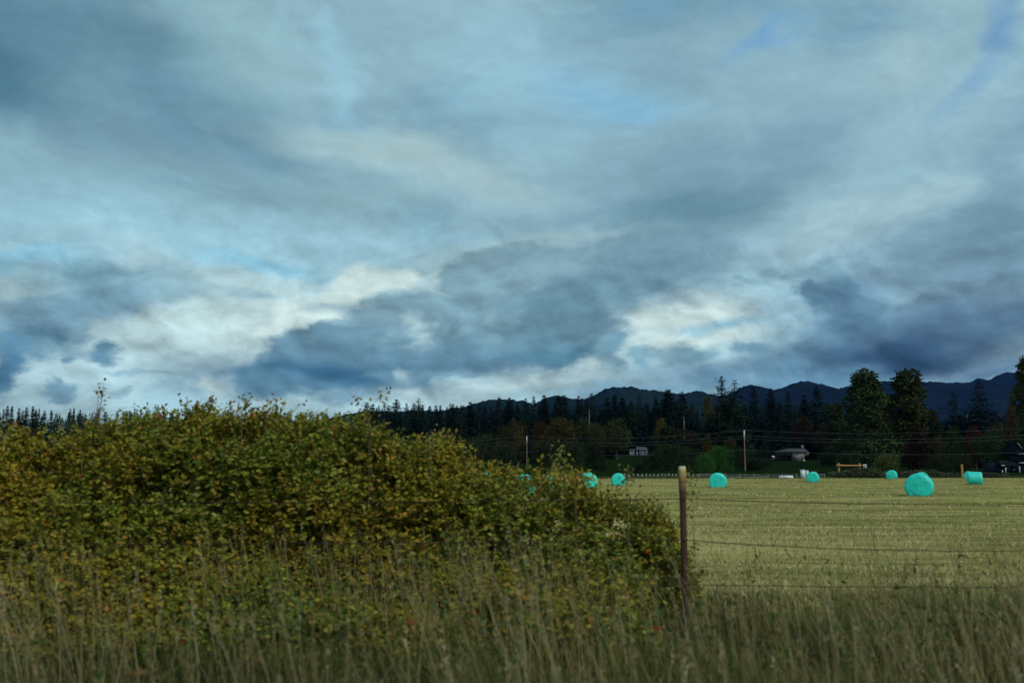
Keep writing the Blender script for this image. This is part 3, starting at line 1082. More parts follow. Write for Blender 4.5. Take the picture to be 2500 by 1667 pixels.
# broadleaf trees of the right side
for x, y, Y, w, v, c, lab in [
    (2112, 903, 300, 72, 'oval', (0.050, 0.074, 0.026), 'tallest broad green tree, left of the big broadleaf pair'),
    (2211, 902, 315, 62, 'oval2', (0.046, 0.056, 0.016), 'tall olive-brown tree, right of the big broadleaf pair'),
    (2502, 868, 230, 40, 'oval2', (0.060, 0.078, 0.026), 'tall green tree cut off by the right edge of the photo'),
    (2040, 985, 345, 34, 'oval2', (0.036, 0.052, 0.022), 'dark green tree filling the gap left of the tallest broad tree'),
    (2160, 968, 340, 34, 'oval', (0.040, 0.056, 0.024), 'shadowy tree between the two big broadleaf trees'),
    (2268, 1000, 340, 36, 'oval2', (0.040, 0.050, 0.020), 'olive tree sloping down to the right of the big broadleaf pair'),
    (2352, 1022, 345, 34, 'round2', (0.036, 0.048, 0.022), 'rounded dark tree behind the green bushy one on the right'),
    (2440, 1030, 300, 40, 'round2', (0.040, 0.050, 0.020), 'wide dark green tree left of the orange-brown one'),
    (2470, 985, 250, 26, 'round', (0.075, 0.052, 0.018), 'orange-brown tree beside the one cut off at the right edge'),
    (2239, 1036, 255, 44, 'cone', (0.030, 0.013, 0.009), 'dark red conical tree under the big broadleaf pair'),
    (2325, 1034, 250, 36, 'cone', (0.028, 0.060, 0.016), 'green bushy tree right of the dark red one'),
    (2378, 1039, 262, 26, 'round', (0.075, 0.022, 0.020), 'pink-red topped small tree between two green ones'),
    (2414, 1050, 250, 42, 'round2', (0.026, 0.056, 0.018), 'dense dark green tree right of the pink-red one'),
    (2290, 1062, 262, 26, 'round', (0.056, 0.046, 0.014), 'brownish small tree between the red tree and the green bushy one'),
    (2167, 1108, 225, 38, 'bush2', (0.080, 0.100, 0.030), 'light olive shrub in front of the big broadleaf pair'),
    (1956, 1014, 485, 30, 'round2', (0.030, 0.018, 0.010), 'dull red-brown tree right above the hip-roofed house'),
    (2014, 1031, 475, 32, 'round', (0.036, 0.030, 0.012), 'olive-brown tree between the house and the big broadleaf pair'),
    (2052, 1062, 330, 34, 'round2', (0.034, 0.050, 0.020), 'dark green tree above the wooden log frame'),
    (1367, 1018, 400, 46, 'round', (0.070, 0.056, 0.014), 'golden-orange broad tree above the roadside hedge end'),
    (1322, 1025, 415, 24, 'round2', (0.048, 0.026, 0.012), 'rust-coloured tree at the left shoulder of the golden-orange one'),
    (1254, 1022, 400, 34, 'round2', (0.062, 0.054, 0.016), 'yellow-olive round tree above the left utility pole'),
    (1178, 1056, 390, 44, 'round2', (0.045, 0.055, 0.022), 'olive green low tree left of the utility pole wires'),
    (1086, 1046, 400, 40, 'round', (0.040, 0.050, 0.022), 'dark olive tree behind the hedge shoulder'),
    (1426, 1018, 400, 34, 'round', (0.046, 0.058, 0.022), 'dark green rounded tree right of the golden-orange one'),
    (1452, 1030, 395, 30, 'round2', (0.050, 0.056, 0.020), 'olive round tree second to the right of the golden-orange one'),
    (1505, 1022, 400, 38, 'round', (0.048, 0.056, 0.020), 'broad dark tree with a visible trunk above the lawn'),
    (1614, 1020, 420, 18, 'round', (0.10, 0.066, 0.012), 'bright yellow-orange treetop among the dark conifers'),
    (1628, 1040, 390, 34, 'oval2', (0.034, 0.052, 0.020), 'dark green tree right of the small white house'),
    (1668, 1042, 390, 38, 'round2', (0.036, 0.027, 0.012), 'brownish broad tree behind the two bright green bushes'),
    (1728, 968, 425, 22, 'oval', (0.075, 0.085, 0.038), 'pale yellow-green narrow tree left of the tall ragged conifer'),
    (1728, 1062, 270, 16, 'round', (0.060, 0.042, 0.013), 'small orange-tinged tree behind the bright green bushes'),
    (1780, 1066, 272, 20, 'round2', (0.046, 0.042, 0.014), 'olive-brown small tree right behind the bright green bushes'),
    (1722, 1104, 215, 24, 'bush', (0.036, 0.115, 0.022), 'left of the two bright green bushes by the utility pole'),
    (1757, 1088, 220, 36, 'bush2', (0.034, 0.105, 0.022), 'larger right one of the two bright green bushes by the utility pole'),
    (1451, 1078, 250, 34, 'cone', (0.020, 0.034, 0.016), 'dark conical shrub standing on the left lawn edge'),
    (1400, 1075, 270, 34, 'bush2', (0.030, 0.044, 0.020), 'low dark thicket tree behind the hedge end'),
    (1330, 1070, 280, 36, 'bush', (0.028, 0.040, 0.018), 'dark rounded bush below the golden-orange tree'),
    (1230, 1085, 280, 50, 'bush2', (0.028, 0.040, 0.020), 'dark bush left of the left utility pole'),
    (1600, 1100, 235, 34, 'bush', (0.018, 0.030, 0.015), 'dark bush at the lawn edge below the small white-trimmed house'),
    (1560, 1130, 225, 26, 'bush2', (0.016, 0.024, 0.016), 'low purplish-black shrub on the left lawn'),
    (1640, 1084, 240, 52, 'bush2', (0.024, 0.040, 0.018), 'wide dark bush in the middle behind the fence post'),
    (1670, 1088, 262, 34, 'bush', (0.026, 0.042, 0.018), 'dark bush directly behind the fence post top'),
    (1838, 1118, 240, 46, 'bush', (0.014, 0.024, 0.013), 'wide black-green bush at the right foot of the utility pole'),
    (1800, 1092, 262, 40, 'bush2', (0.016, 0.028, 0.014), 'dark bush rising behind the utility pole foot'),
    (1822, 1100, 300, 40, 'bush2', (0.018, 0.030, 0.016), 'black-green bush right of the utility pole'),
    (1862, 1116, 330, 26, 'bush', (0.018, 0.030, 0.016), 'low black-green bush left of the hip-roofed house'),
    (2022, 1104, 330, 30, 'bush', (0.020, 0.030, 0.016), 'dark bush right of the hip-roofed house'),
    (2075, 1100, 250, 40, 'bush2', (0.024, 0.040, 0.020), 'dark bush behind the wooden log frame'),
    (2290, 1110, 215, 44, 'bush2', (0.024, 0.034, 0.018), 'dark bush right of the light olive shrub'),
    (2350, 1112, 218, 30, 'bush', (0.026, 0.030, 0.014), 'dark bush behind the lone upright log post'),
    (2440, 1100, 235, 30, 'bush2', (0.024, 0.046, 0.018), 'green bush left of the dark blue house'),
]:
    plant(BRO, v, x, y, Y, w, c, lab, 'bush' if 'bush' in v or 'shrub' in lab else 'tree', 'wild_bush' if 'bush' in v else 'broadleaf_tree')

# dense wood behind and between the separate trees: one dark mass
wb = MB()


def wood_mass(x0, x1, step, Y0, Y1, ytop, seed):
    r = np.random.default_rng(seed)
    keys = ['fir', 'fir2', 'wide', 'fir3']
    for k, px in enumerate(np.arange(x0, x1, step)):
        Y = r.uniform(Y0, Y1)
        top = at(px + r.uniform(-5, 5), ytop + r.uniform(-10, 12), Y)
        z0 = g1(top.x, Y)
        P, Dn, S, C = CON[keys[k % 4]][4]
        sub = r.random(len(P)) < 0.46
        P2, D2, S2, C2 = P[sub], Dn[sub], S[sub] * 1.5, C[sub]
        s = (top.z - z0) / 30.0
        a = r.uniform(0, 6.28)
        rot = np.array([[math.cos(a), -math.sin(a), 0], [math.sin(a), math.cos(a), 0], [0, 0, 1]])
        w = 1.55
        P2 = (P2 @ rot.T) * np.array([s * w, s * w, s]) + np.array([top.x, Y, z0])
        up = r.normal(0, 0.5, (len(P2), 3)) + np.array([0, 0, 1])
        cards(wb, P2, S2 * s * 1.1, 0.8, C2 * np.array([0.0105, 0.0225, 0.0165]), up, D2 @ rot.T, 0.3, seed + k)  # wood mass also coloured darker to stand for cloud shade


wood_mass(880, 2120, 14, 520, 590, 992, 3)
wood_mass(890, 1500, 40, 370, 410, 1062, 4)
wood_mass(1622, 1875, 40, 370, 410, 1062, 44)
wood_mass(2020, 2520, 40, 370, 410, 1062, 45)
wood_mass(1875, 2020, 16, 478, 488, 1050, 46)
wood_mass(1495, 1625, 16, 512, 522, 1045, 47)
wood_mass(-60, 800, 15, 520, 560, 1014, 5)
wood_mass(2200, 2620, 22, 380, 430, 1020, 6)
wood_mass(2620, 3400, 60, 340, 420, 990, 8)
wood_mass(-900, -60, 60, 470, 540, 1000, 9)
M_WOODS = mat('distant_needles', tint=True, rough=1.0, spec=0.0)
wood = wb.obj('distant_woods', M_WOODS)
tag(wood, 'dense dark wood filling the treeline behind the separate trees', 'woods', kind='stuff')
# ------------------------------------------------------------------ wrapped bales
def bale_mesh(seed, Rd=0.66, Ln=1.22):
    r = np.random.default_rng(seed)
    e = 0.13
    prof = [(-Ln / 2 - 0.035, 0.0), (-Ln / 2 - 0.03, 0.12), (-Ln / 2 - 0.02, 0.30), (-Ln / 2 - 0.005, Rd - e - 0.05)]
    for a in np.linspace(0, math.pi / 2, 6):
        prof.append((-Ln / 2 + e - e * math.cos(a), Rd - e + e * math.sin(a)))
    half = list(prof)
    mid = [(-Ln * 0.22, Rd + 0.012), (0, Rd + 0.018), (Ln * 0.22, Rd + 0.012)]
    prof = half + mid + [(-y, q) for y, q in half[::-1]]
    prof = np.array(prof)
    S = 56
    an = np.arange(S) * 2 * math.pi / S
    Y = np.repeat(prof[:, 0], S)
    Q = np.repeat(prof[:, 1], S)
    A = np.tile(an, len(prof))
    X, Z = Q * np.cos(A), Q * np.sin(A)
    nz = fbm(X * 2.3 + seed, Y * 3.1, Z * 2.3, 3, seed) - 0.5
    rim = np.clip(1 - np.abs(np.abs(Y) - (Ln / 2 - 0.05)) / 0.12, 0, 1)
    wr = (fbm(A * 7.0, Y * 3, 0, 3, seed + 4) - 0.5) * rim * 0.055 * (Q > 0.3)
    k = 1 + nz * 0.05 + wr
    X, Z = X * k, Z * k
    Y = Y + nz * 0.05 * (np.abs(Y) > Ln * 0.4)
    lo = -Rd * 0.84
    sq = np.clip((lo + 0.12 - Z) / 0.12, 0, None)
    Z = np.where(Z < lo + 0.12, lo + 0.12 * (1 - np.minimum(sq, 1) * 0.7), Z)
    X = X * (1 + 0.035 * np.clip(-Z / Rd, 0, 1))
    Z = Z - Z.min()
    b = MB()
    n = len(prof)
    i = np.arange(n - 1)[:, None] * S
    j = np.arange(S)[None, :]
    kk = (j + 1) % S
    b.add(np.stack([X, Y, Z], 1), np.stack([i + j, i + kk, i + S + kk, i + S + j], -1).reshape(-1, 4))
    return b.mesh('film', M_WRAP, smooth=True)


BM = [bale_mesh(s) for s in (3, 5, 8)]
BALES = [
    (2244, 51.5, 1.36, 12, 'largest turquoise wrapped bale, standing nearest on the right of the field'),
    (2251, 106, 1.30, 10, 'turquoise bale half hidden behind the top of the largest one'),
    (2381, 89, 1.29, 62 + 26, 'turquoise bale lying side-on so its barrel shows, at the right of the field'),
    (2366, 140, 1.28, 8, 'small turquoise bale peeping out left of the side-on barrel bale'),
    (2178, 140, 1.44, 14, 'small turquoise bale standing alone between the log frame and the largest bale'),
    (1985, 112, 1.32, 16, 'turquoise bale in front of the white box cabinets'),
    (1753, 75.5, 1.32, 9, 'turquoise bale just right of the near fence post, below the green bushes'),
    (1510, 85, 1.22, -8, 'turquoise bale just left of the near fence post with leaf tips crossing it'),
    (1434, 72, 1.34, -28, 'turquoise bale at the thin right end of the hedge'),
    (1350, 62, 1.30, 6, 'turquoise bale glimpsed through leaves, second from the hedge end'),
    (1278, 55, 1.30, 20, 'turquoise bale broken up by leaves, third from the hedge end'),
    (1190, 112, 1.30, 0, 'faint turquoise bale almost lost in the hedge shoulder'),
    (1111, 96, 1.30, 10, 'turquoise sliver of a bale seen deep through the hedge'),
    (612, 100, 1.30, 0, 'turquoise bale hidden behind the middle of the hedge'),
    (205, 105, 1.30, 0, 'turquoise bale hidden behind the left of the hedge'),
]
bale0 = None
for i, (px, Y, dia, dr, lab) in enumerate(BALES):
    x = at(px, 1180, Y).x
    o = bpy.data.objects.new('wrapped_bale', BM[i % 3])
    COL.objects.link(o)
    o.location = (x, Y, float(relief(np.array(x), np.array(Y))) - 0.03)
    s = dia / 1.34
    o.scale = (s, s, s)
    az_ = math.degrees(math.atan2(x, Y))
    o.rotation_euler = (0, 0, R(-(az_ + dr * (1 if dr > 50 else 0.45))))
    tag(o, lab, 'bale', 'turquoise wrapped bales on the mown field')
    if i == 1:
        fb = MB()
        g = np.linspace(0, 1, 7)
        U, V = np.meshgrid(g, g)
        zz = (fbm(U * 4, V * 4, 0, 3, 2) - 0.5) * 0.22
        P = np.stack([0.36 + U * 0.42, -0.66 - V * 0.22 + zz, 0.98 - U * 0.40 + V * 0.12 + zz], -1).reshape(-1, 3)
        q = (np.arange(6)[:, None] * 7 + np.arange(6)[None, :]).ravel()
        fb.add(P, np.stack([q, q + 1, q + 8, q + 7], 1))
        P2 = P + np.array([0, 0.03, 0.015])
        fb.add(P2, np.stack([q, q + 7, q + 8, q + 1], 1))
        f = fb.obj('loose_film', M_WRAP, o, smooth=True)
        tag(f, 'crumpled loose end of film sticking out on the right')

# ------------------------------------------------------------------ utility poles and their cables
POLES = [(155, 125), (104.5, 180), (54.6, 235), (4.3, 290), (-46, 345)]
pole_obj = []
ARM = [(9.25, 0.0), (8.0, 0.0), (7.3, 0.0), (4.9, 0.0)]
for i, (x, y) in enumerate(POLES):
    z0 = g1(x, y)
    lab = ['utility pole beyond the right edge carrying the cables', 'utility pole just outside the right edge carrying the cables',
           'bare brown utility pole left of the hip-roofed house', 'white-topped utility pole rising over the hedge end', 'utility pole hidden by the hedge on the left'][i]
    e = tag(empty('utility_pole', (x, y, z0)), lab, 'utility pole', 'utility poles across the field')
    b = MB()
    b.tube([(0, 0, -0.5), (0, 0, 9.3)], [0.15, 0.10], 9)
    b.obj('pole', M_POLE, e)
    for k, (h, _) in enumerate(ARM):
        b = MB()
        if k < 3:
            b.tube([(-0.02, -0.1, h), (-0.02, -0.36, h + 0.04), (-0.02, -0.36, h + 0.16)], [0.03, 0.03, 0.03], 6)
            b.tube([(-0.02, -0.36, h + 0.1), (-0.02, -0.36, h + 0.2), (-0.02, -0.36, h + 0.3)], [0.10, 0.12, 0.05], 8)
            b.obj('insulator', M_CONCR, e)
        else:
            b.box(-0.08, 0.08, -0.26, -0.11, h - 0.12, h + 0.1)
            b.obj('clamp', M_GALV, e)
    if i in (2, 3):
        b = MB()
        b.box(-0.14, 0.14, -0.20, 0.14, 7.75, 9.42)
        b.obj('top_sleeve', M_CONCR, e).scale = (0.9, 0.9, 1)
for k, (h, _) in enumerate(ARM):
    for i in range(len(POLES) - 1):
        (x0, y0), (x1, y1) = POLES[i], POLES[i + 1]
        zz = h + (0.28 if k < 3 else 0)
        z0, z1 = g1(x0, y0) + zz, g1(x1, y1) + zz
        t = np.linspace(0, 1, 25)
        sag = 1.25 if k < 3 else 1.0
        pts = np.stack([x0 + (x1 - x0) * t, y0 + (y1 - y0) * t - (0.36 if k < 3 else 0.2), z0 + (z1 - z0) * t - sag * 4 * t * (1 - t)], 1)
        b = MB()
        b.tube(pts, 0.016, 4, cap=False)
        o = b.obj('power_cable', M_CABLE)
        span = ['between the two poles beyond the right edge', 'from the brown pole out to the right edge', 'between the brown pole and the white-topped pole', 'running left from the white-topped pole behind the hedge'][i]
        tag(o, '%s overhead cable %s' % (['topmost', 'second highest', 'third highest', 'lowest'][k], span), 'cable', 'overhead cables')

# ------------------------------------------------------------------ bare snags sticking out of the trees
for px, pt, pb, Y, lab in [(1617, 1020, 1045, 428, 'pale bare snag below the yellow-orange treetop'), (1669, 1015, 1046, 428, 'taller pale bare snag right of the yellow-orange treetop'),
                           (2360, 1004, 1052, 350, 'thin grey snag left of the pink-red treetop'), (1438, 998, 1010, 400, 'tiny pale snag above the golden-orange tree')]:
    p = at(px, pt, Y)
    z0 = g1(p.x, Y)
    b = MB()
    h = p.z - z0
    b.tube([(0, 0, -0.3), (0.1, 0, h * 0.6), (0.02, 0, h)], [0.22, 0.15, 0.07], 6)
    b.tube([(0.08, 0, h * 0.82), (0.5, 0.1, h * 0.88)], [0.06, 0.02], 5)
    o = b.obj('bare_snag', mat('dead_wood', (0.22, 0.23, 0.21), 0.9, 0.1))
    o.location = (p.x, Y, z0)
    tag(o, lab, 'dead tree', 'bare snags among the trees')

# ------------------------------------------------------------------ far fences at the field edge
Yf = 160.0


def fpt(px, Y=Yf):
    p = at(px, 1160, Y)
    return p.x, Y, g1(p.x, Y)


st0 = None
fe = tag(empty('electric_fence', fpt(1620)), 'row of thin white-tipped stakes along the left far edge of the field', 'fence')
ox, oy, oz = fpt(1620)
stake_b = MB()
stake_b.tube([(0, 0, -0.1), (0, 0, 0.50)], 0.02, 5)
stake_me = stake_b.mesh('stake', M_GALV)
tip_b = MB()
tip_b.tube([(0, 0, 0.42), (0, 0, 0.62)], [0.045, 0.055], 6)
tip_me = tip_b.mesh('tip', M_STAKE)
stake_px = [1526, 1536, 1546.5, 1557.4, 1567.6, 1578, 1587.6, 1597, 1606.5, 1616, 1624.6, 1633.5, 1642, 1650.5, 1660, 1675, 1682.4, 1693, 1704]
for px in stake_px:
    x, y, z = fpt(px)
    s = bpy.data.objects.new('stake', stake_me)
    COL.objects.link(s)
    s.parent = fe
    s.location = (x - ox, 0, z - oz + 0.08 * rng.random())
    t = bpy.data.objects.new('stake_tip', tip_me)
    COL.objects.link(t)
    t.parent = s
b = MB()
for h in (0.25, 0.48):
    b.tube([(fpt(px)[0] - ox, 0, h) for px in (1526, 1620, 1704)], 0.008, 4, cap=False)
b.obj('wire', M_CABLE, fe)

fe = tag(empty('wire_fence', fpt(1820)), 'grey metal post fence with a top rail section behind the middle bales', 'fence')
ox, oy, oz = fpt(1820)
pb = MB()
pb.tube([(0, 0, -0.2), (0, 0, 0.72)], 0.035, 6)
pm = pb.mesh('post', M_GALV)
fpx = [1707, 1740, 1773, 1807, 1841, 1875, 1909, 1945, 1980, 2013]
for px in fpx:
    x, y, z = fpt(px)
    s = bpy.data.objects.new('post', pm)
    COL.objects.link(s)
    s.parent = fe
    s.location = (x - ox, 0, z - oz)
for nm, a, c, h, rr in [('rail', 1707, 1773, 0.66, 0.03), ('wire', 1773, 2013, 0.62, 0.009), ('wire', 1707, 2013, 0.42, 0.009), ('wire', 1707, 2013, 0.22, 0.009), ('rail', 1999, 2013, 0.60, 0.025)]:
    b = MB()
    b.tube([(fpt(a)[0] - ox, 0.04, h), (fpt(c)[0] - ox, 0.04, h)], rr, 5)
    b.obj(nm, M_GALV, fe)
b = MB()
for px in np.arange(1776, 1876, 3.2):
    b.box(fpt(px)[0] - ox - 0.03, fpt(px)[0] - ox + 0.03, 0, 0.02, 0.16, 0.24)
tag(b.obj('mesh_clip', M_STAKE, fe), kind='stuff')

# old wooden post frame to the left behind the hedge end
px0, Yg = 1534, 168.0
e = tag(empty('field_gate', (at(px0, 1160, Yg).x, Yg, 0)), 'weathered brown gate frame at the field corner beside the bale left of the post', 'gate')
for dx in (-0.6, 0.1):
    MB().tube([(dx, 0, -0.2), (dx, 0, 0.95)], 0.05, 6).obj('post', M_DARKW, e)
MB().tube([(-0.75, -0.06, 0.88), (0.25, -0.06, 0.90)], 0.035, 6).obj('rail', M_WOOD, e)

# ------------------------------------------------------------------ white things at the far edge
Yw = 152.0
m_ = Yw / F
o = tag(empty('water_trough', (at(1919, 1165, Yw).x, Yw, g1(0, 0))), 'long low white trough with a grey middle at the far field edge', 'trough')
L_, H_ = 1.0, 0.46
b = MB()
b.box(-L_, L_, -0.28, -0.22, 0.04, H_).box(-L_, L_, 0.22, 0.28, 0.04, H_).box(-L_, -L_ + 0.06, -0.22, 0.22, 0.04, H_).box(L_ - 0.06, L_, -0.22, 0.22, 0.04, H_).box(-L_ + 0.06, L_ - 0.06, -0.22, 0.22, 0.04, 0.10)
b.obj('tank', M_WHITE, o)
MB().box(-0.55, 0.62, -0.31, -0.285, 0.10, H_ - 0.06).obj('side_panel', M_GREYP, o)
for sx in (-0.85, 0.85):
    MB().box(sx - 0.08, sx + 0.08, -0.26, 0.26, -0.05, 0.037).obj('foot', M_DARKW, o)
MB().tube([(-0.5, 0.1, 0.3), (-0.5, 0.1, 0.72)], 0.02, 6).obj('standpipe', M_GALV, o)
for px, w, h, lab, m2 in [(1959.5, 0.70, 1.34, 'tall pale grey-white box cabinet left of the bale, the wider of the two', M_GREYP), (1970.3, 0.40, 1.22, 'narrow white box cabinet with dark slots beside the wider one', M_WHITE)]:
    Yc = 154.0 if w > 0.5 else 158.0
    o = tag(empty('box_cabinet', (at(px, 1165, Yc).x, Yc, 0), R(-6)), lab, 'cabinet', 'box cabinets at the far field edge')
    b = MB()
    b.box(-w / 2, w / 2, -0.3, 0.3, -0.02, h)
    b.obj('cabinet_body', m2, o)
    MB().box(-w / 2 - 0.04, w / 2 + 0.04, -0.35, 0.34, h + 0.002, h + 0.05).obj('lid', M_TRIM, o)
    MB().box(-w / 2 + 0.04, w / 2 - 0.04, -0.325, -0.303, 0.06, h - 0.06).obj('door', m2, o)
    if w < 0.5:
        for zz in (0.3, 0.62, 0.94):
            MB().box(-0.05, 0.06, -0.34, -0.328, zz, zz + 0.16).obj('slot', M_DARKW, o)
    else:
        MB().box(-w / 2 - 0.06, -w / 2 - 0.004, -0.3, 0.3, 0.0, h - 0.02).obj('side_panel', M_DARKW, o)
Yc = 162.0
o = tag(empty('timber_rack', (at(1987, 1165, Yc).x, Yc, 0)), 'brown plank rack showing just above the bale by the cabinets', 'rack')
MB().box(-0.62, 0.62, -0.06, 0.06, 0.86, 1.08).obj('plank', M_WOOD, o)
for dx in (-0.5, 0.5):
    MB().box(dx - 0.05, dx + 0.05, -0.05, 0.05, -0.1, 0.857).obj('leg', M_WOOD, o)

# wooden log frame
Yl = 165.0
k_ = Yl / F


def lx(px):
    return at(px, 1150, Yl).x


def lz(py):
    return at(2080, py, Yl).z


o = tag(empty('log_gateway', (lx(2074), Yl, 0)), 'yellow-brown log frame of two posts and a crossbeam at the far edge', 'gate frame')
X0 = lx(2074)
MB().tube([(lx(2048.5) - X0, 0, -0.3), (lx(2048) - X0, 0, lz(1131))], [0.19, 0.17], 10).obj('post', M_LOG, o)
MB().tube([(lx(2099) - X0, 0, -0.3), (lx(2098.8) - X0, 0, lz(1129.7))], [0.19, 0.17], 10).obj('post', M_LOG, o)
MB().tube([(lx(2041) - X0, -0.30, lz(1135.6)), (lx(2070) - X0, -0.30, lz(1136.4)), (lx(2103) - X0, -0.30, lz(1136.2))], [0.14, 0.13, 0.13], 10).obj('crossbeam', M_LOG, o)
MB().tube([(lx(2048) - X0, 0, lz(1131) + 0.002), (lx(2048) - X0, 0, lz(1131) + 0.06)], [0.2, 0.16], 10).obj('post_cap', M_LOG, o)
# white U-shaped board on a thin stick beside it
o = tag(empty('u_board', (lx(2109.4), Yl - 0.5, 0)), 'white U-shaped board with a notched top right of the log frame', 'sign')
b = MB()
zt, zb = lz(1133), lz(1143.6)
b.box(-0.24, -0.07, -0.03, 0.03, zb + 0.24, zt).box(0.07, 0.24, -0.03, 0.03, zb + 0.24, zt)
b.box(-0.24, 0.24, -0.03, 0.03, zb, zb + 0.238)
b.obj('board', M_WHITE, o)
MB().box(0.10, 0.16, -0.036, -0.032, zb + 0.12, zb + 0.17).obj('bolt_plate', M_DARKW, o)
MB().tube([(0, 0.06, -0.2), (0, 0.06, zb + 0.3)], 0.03, 6).obj('stick', M_DARKW, o)
o = tag(MB().tube([(0, 0, -0.3), (0.02, 0, 1.2), (0, 0, at(2348, 1132.5, Yl).z)], [0.19, 0.18, 0.17], 10).obj('log_post', M_LOG), 'lone upright orange-brown log post left of the side-on bale', 'post')
o.location = (lx(2348.5), Yl, 0)


# ------------------------------------------------------------------ houses
def window(parent, x0, x1, z0, z1, y, bars=1):
    f = 0.09
    b = MB()
    b.box(x0 - f, x0, y - 0.06, y - 0.003, z0 - f, z1 + f).box(x1, x1 + f, y - 0.06, y - 0.003, z0 - f, z1 + f)
    b.box(x0, x1, y - 0.06, y - 0.003, z1, z1 + f).box(x0, x1, y - 0.06, y - 0.003, z0 - f, z0)
    for i in range(bars):
        xm = x0 + (x1 - x0) * (i + 1) / (bars + 1)
        b.box(xm - 0.03, xm + 0.03, y - 0.05, y - 0.012, z0, z1)
    w = b.obj('window', M_TRIM, parent)
    MB().box(x0, x1, y - 0.010, y - 0.004, z0, z1).obj('pane', M_GLASS, w)
    return w


def gable_or_hip(x0, x1, y0, y1, ze, zr, xr0, xr1, t=0.16):
    """hip or gable roof: eaves rectangle, ridge along x from xr0 to xr1"""
    ym = (y0 + y1) / 2
    top = [(x0, y0, ze + t), (x1, y0, ze + t), (x1, y1, ze + t), (x0, y1, ze + t), (xr0, ym, zr), (xr1, ym, zr)]
    bot = [(x0, y0, ze), (x1, y0, ze), (x1, y1, ze), (x0, y1, ze)]
    b = MB()
    b.add(top + bot, [(0, 1, 5, 4), (2, 3, 4, 5), (6, 9, 8, 7), (0, 6, 7, 1), (1, 7, 8, 2), (2, 8, 9, 3), (3, 9, 6, 0)])
    b.add(top, [(1, 2, 5), (3, 0, 4)])
    return b


p = at(1938, 1124.5, 450)
h1 = tag(empty('ranch_house', (p.x, 450, p.z)), 'beige two-storey house with a grey hipped roof and chimney among dark trees', 'house')
b = MB()
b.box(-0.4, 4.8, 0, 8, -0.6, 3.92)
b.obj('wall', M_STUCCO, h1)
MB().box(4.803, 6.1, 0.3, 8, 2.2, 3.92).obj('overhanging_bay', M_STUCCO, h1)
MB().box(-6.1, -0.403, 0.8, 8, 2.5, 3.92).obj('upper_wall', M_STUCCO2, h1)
MB().box(-6.0, -0.403, 3.4, 8, -0.6, 2.497).obj('recessed_wall', M_DARKW, h1)  # dark wall tone stands for the shade beneath the upper storey
for x in (-5.9, -3.2):
    MB().box(x, x + 0.16, 0.9, 1.06, -0.6, 2.497).obj('deck_post', M_DARKW, h1)
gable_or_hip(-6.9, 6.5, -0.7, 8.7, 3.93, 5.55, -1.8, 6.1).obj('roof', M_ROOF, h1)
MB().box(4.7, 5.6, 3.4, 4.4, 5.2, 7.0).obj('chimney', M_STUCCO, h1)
window(h1, 0.85, 2.5, 2.85, 3.65, 0)
window(h1, 0.95, 2.5, 0.85, 1.7, 0)
window(h1, -3.9, -1.8, 3.05, 3.62, 0.8, 2)
window(h1, -5.7, -4.7, 3.05, 3.62, 0.8, 0)
d = MB().box(3.4, 4.4, -0.05, -0.003, 0.0, 2.0).obj('door', M_GLASS, h1)
rl = MB()
rl.box(6.15, 7.0, 0.4, 0.45, 3.55, 3.62).box(6.15, 7.0, 0.4, 0.45, 2.7, 2.76)
for x in (6.15, 6.42, 6.69, 6.95):
    rl.box(x, x + 0.07, 0.34, 0.395, 2.6, 3.9)
rl.obj('balcony_railing', M_TRIM, h1)
MB().box(6.103, 7.05, 0.4, 2.4, 2.45, 2.6).obj('balcony_floor', M_DARKW, h1)
o = tag(empty('planter_tub', (p.x + 4.3, 449.2, p.z)), 'pale round tub by the door of the hip-roofed house', 'planter')
MB().tube([(0, 0, -0.5), (0, 0, 0.35), (0, 0, 0.42)], [0.32, 0.42, 0.36], 12).obj('tub', M_WHITE, o)
MB().tube([(0, 0, 0.422), (0, 0, 0.5)], [0.30, 0.2], 10).obj('soil', M_DARKW, o)

p = at(1887.5, 1119, 445)
o = tag(empty('fuel_tank', (p.x, 445, p.z - 0.2)), 'small white rounded tank on legs left of the hip-roofed house', 'tank')
MB().tube([(-0.62, 0, 0.95), (-0.5, 0, 0.95), (0.5, 0, 0.95), (0.62, 0, 0.95)], [0.22, 0.42, 0.42, 0.22], 12).obj('drum', M_WHITE, o)
for sx in (-0.42, 0.42):
    for sy in (-0.25, 0.25):
        MB().box(sx - 0.05, sx + 0.05, sy - 0.05, sy + 0.05, -0.3, 0.62).obj('leg', M_TRIM, o)

Y2 = 480.0
q = Y2 / F
p = at(1562, 1110.5, Y2)
h2 = tag(empty('small_house', (p.x, Y2, p.z)), 'small white-trimmed house with a grey roof far up the left lawn', 'house')
MB().box(-0.3, 3.7, 0, 6, -1.5, 2.15).obj('wall', M_BLUEG, h2)
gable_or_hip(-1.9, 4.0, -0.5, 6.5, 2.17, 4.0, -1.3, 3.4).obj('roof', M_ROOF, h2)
window(h2, 0.4, 1.1, 0.6, 1.7, 0, 0)
window(h2, 1.8, 3.2, 0.6, 1.7, 0, 1)
MB().box(-4.8, -1.4, 1.5, 5, -1.0, 2.0).obj('porch_wall', M_DARKW, h2)
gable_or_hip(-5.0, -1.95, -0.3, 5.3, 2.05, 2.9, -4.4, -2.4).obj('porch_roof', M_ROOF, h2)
for x in (-4.7, -3.9, -3.0, -1.5):
    MB().box(x, x + 0.34, 0, 0.3, -1.0, 2.04).obj('porch_column', M_TRIM, h2)
o = tag(empty('picket_rail', (p.x + 6.0, Y2 - 2, p.z)), 'short white rail running right from the small white-trimmed house', 'railing')
MB().box(-2.2, 2.0, 0, 0.08, 0.2, 0.4).obj('rail', M_TRIM, o)
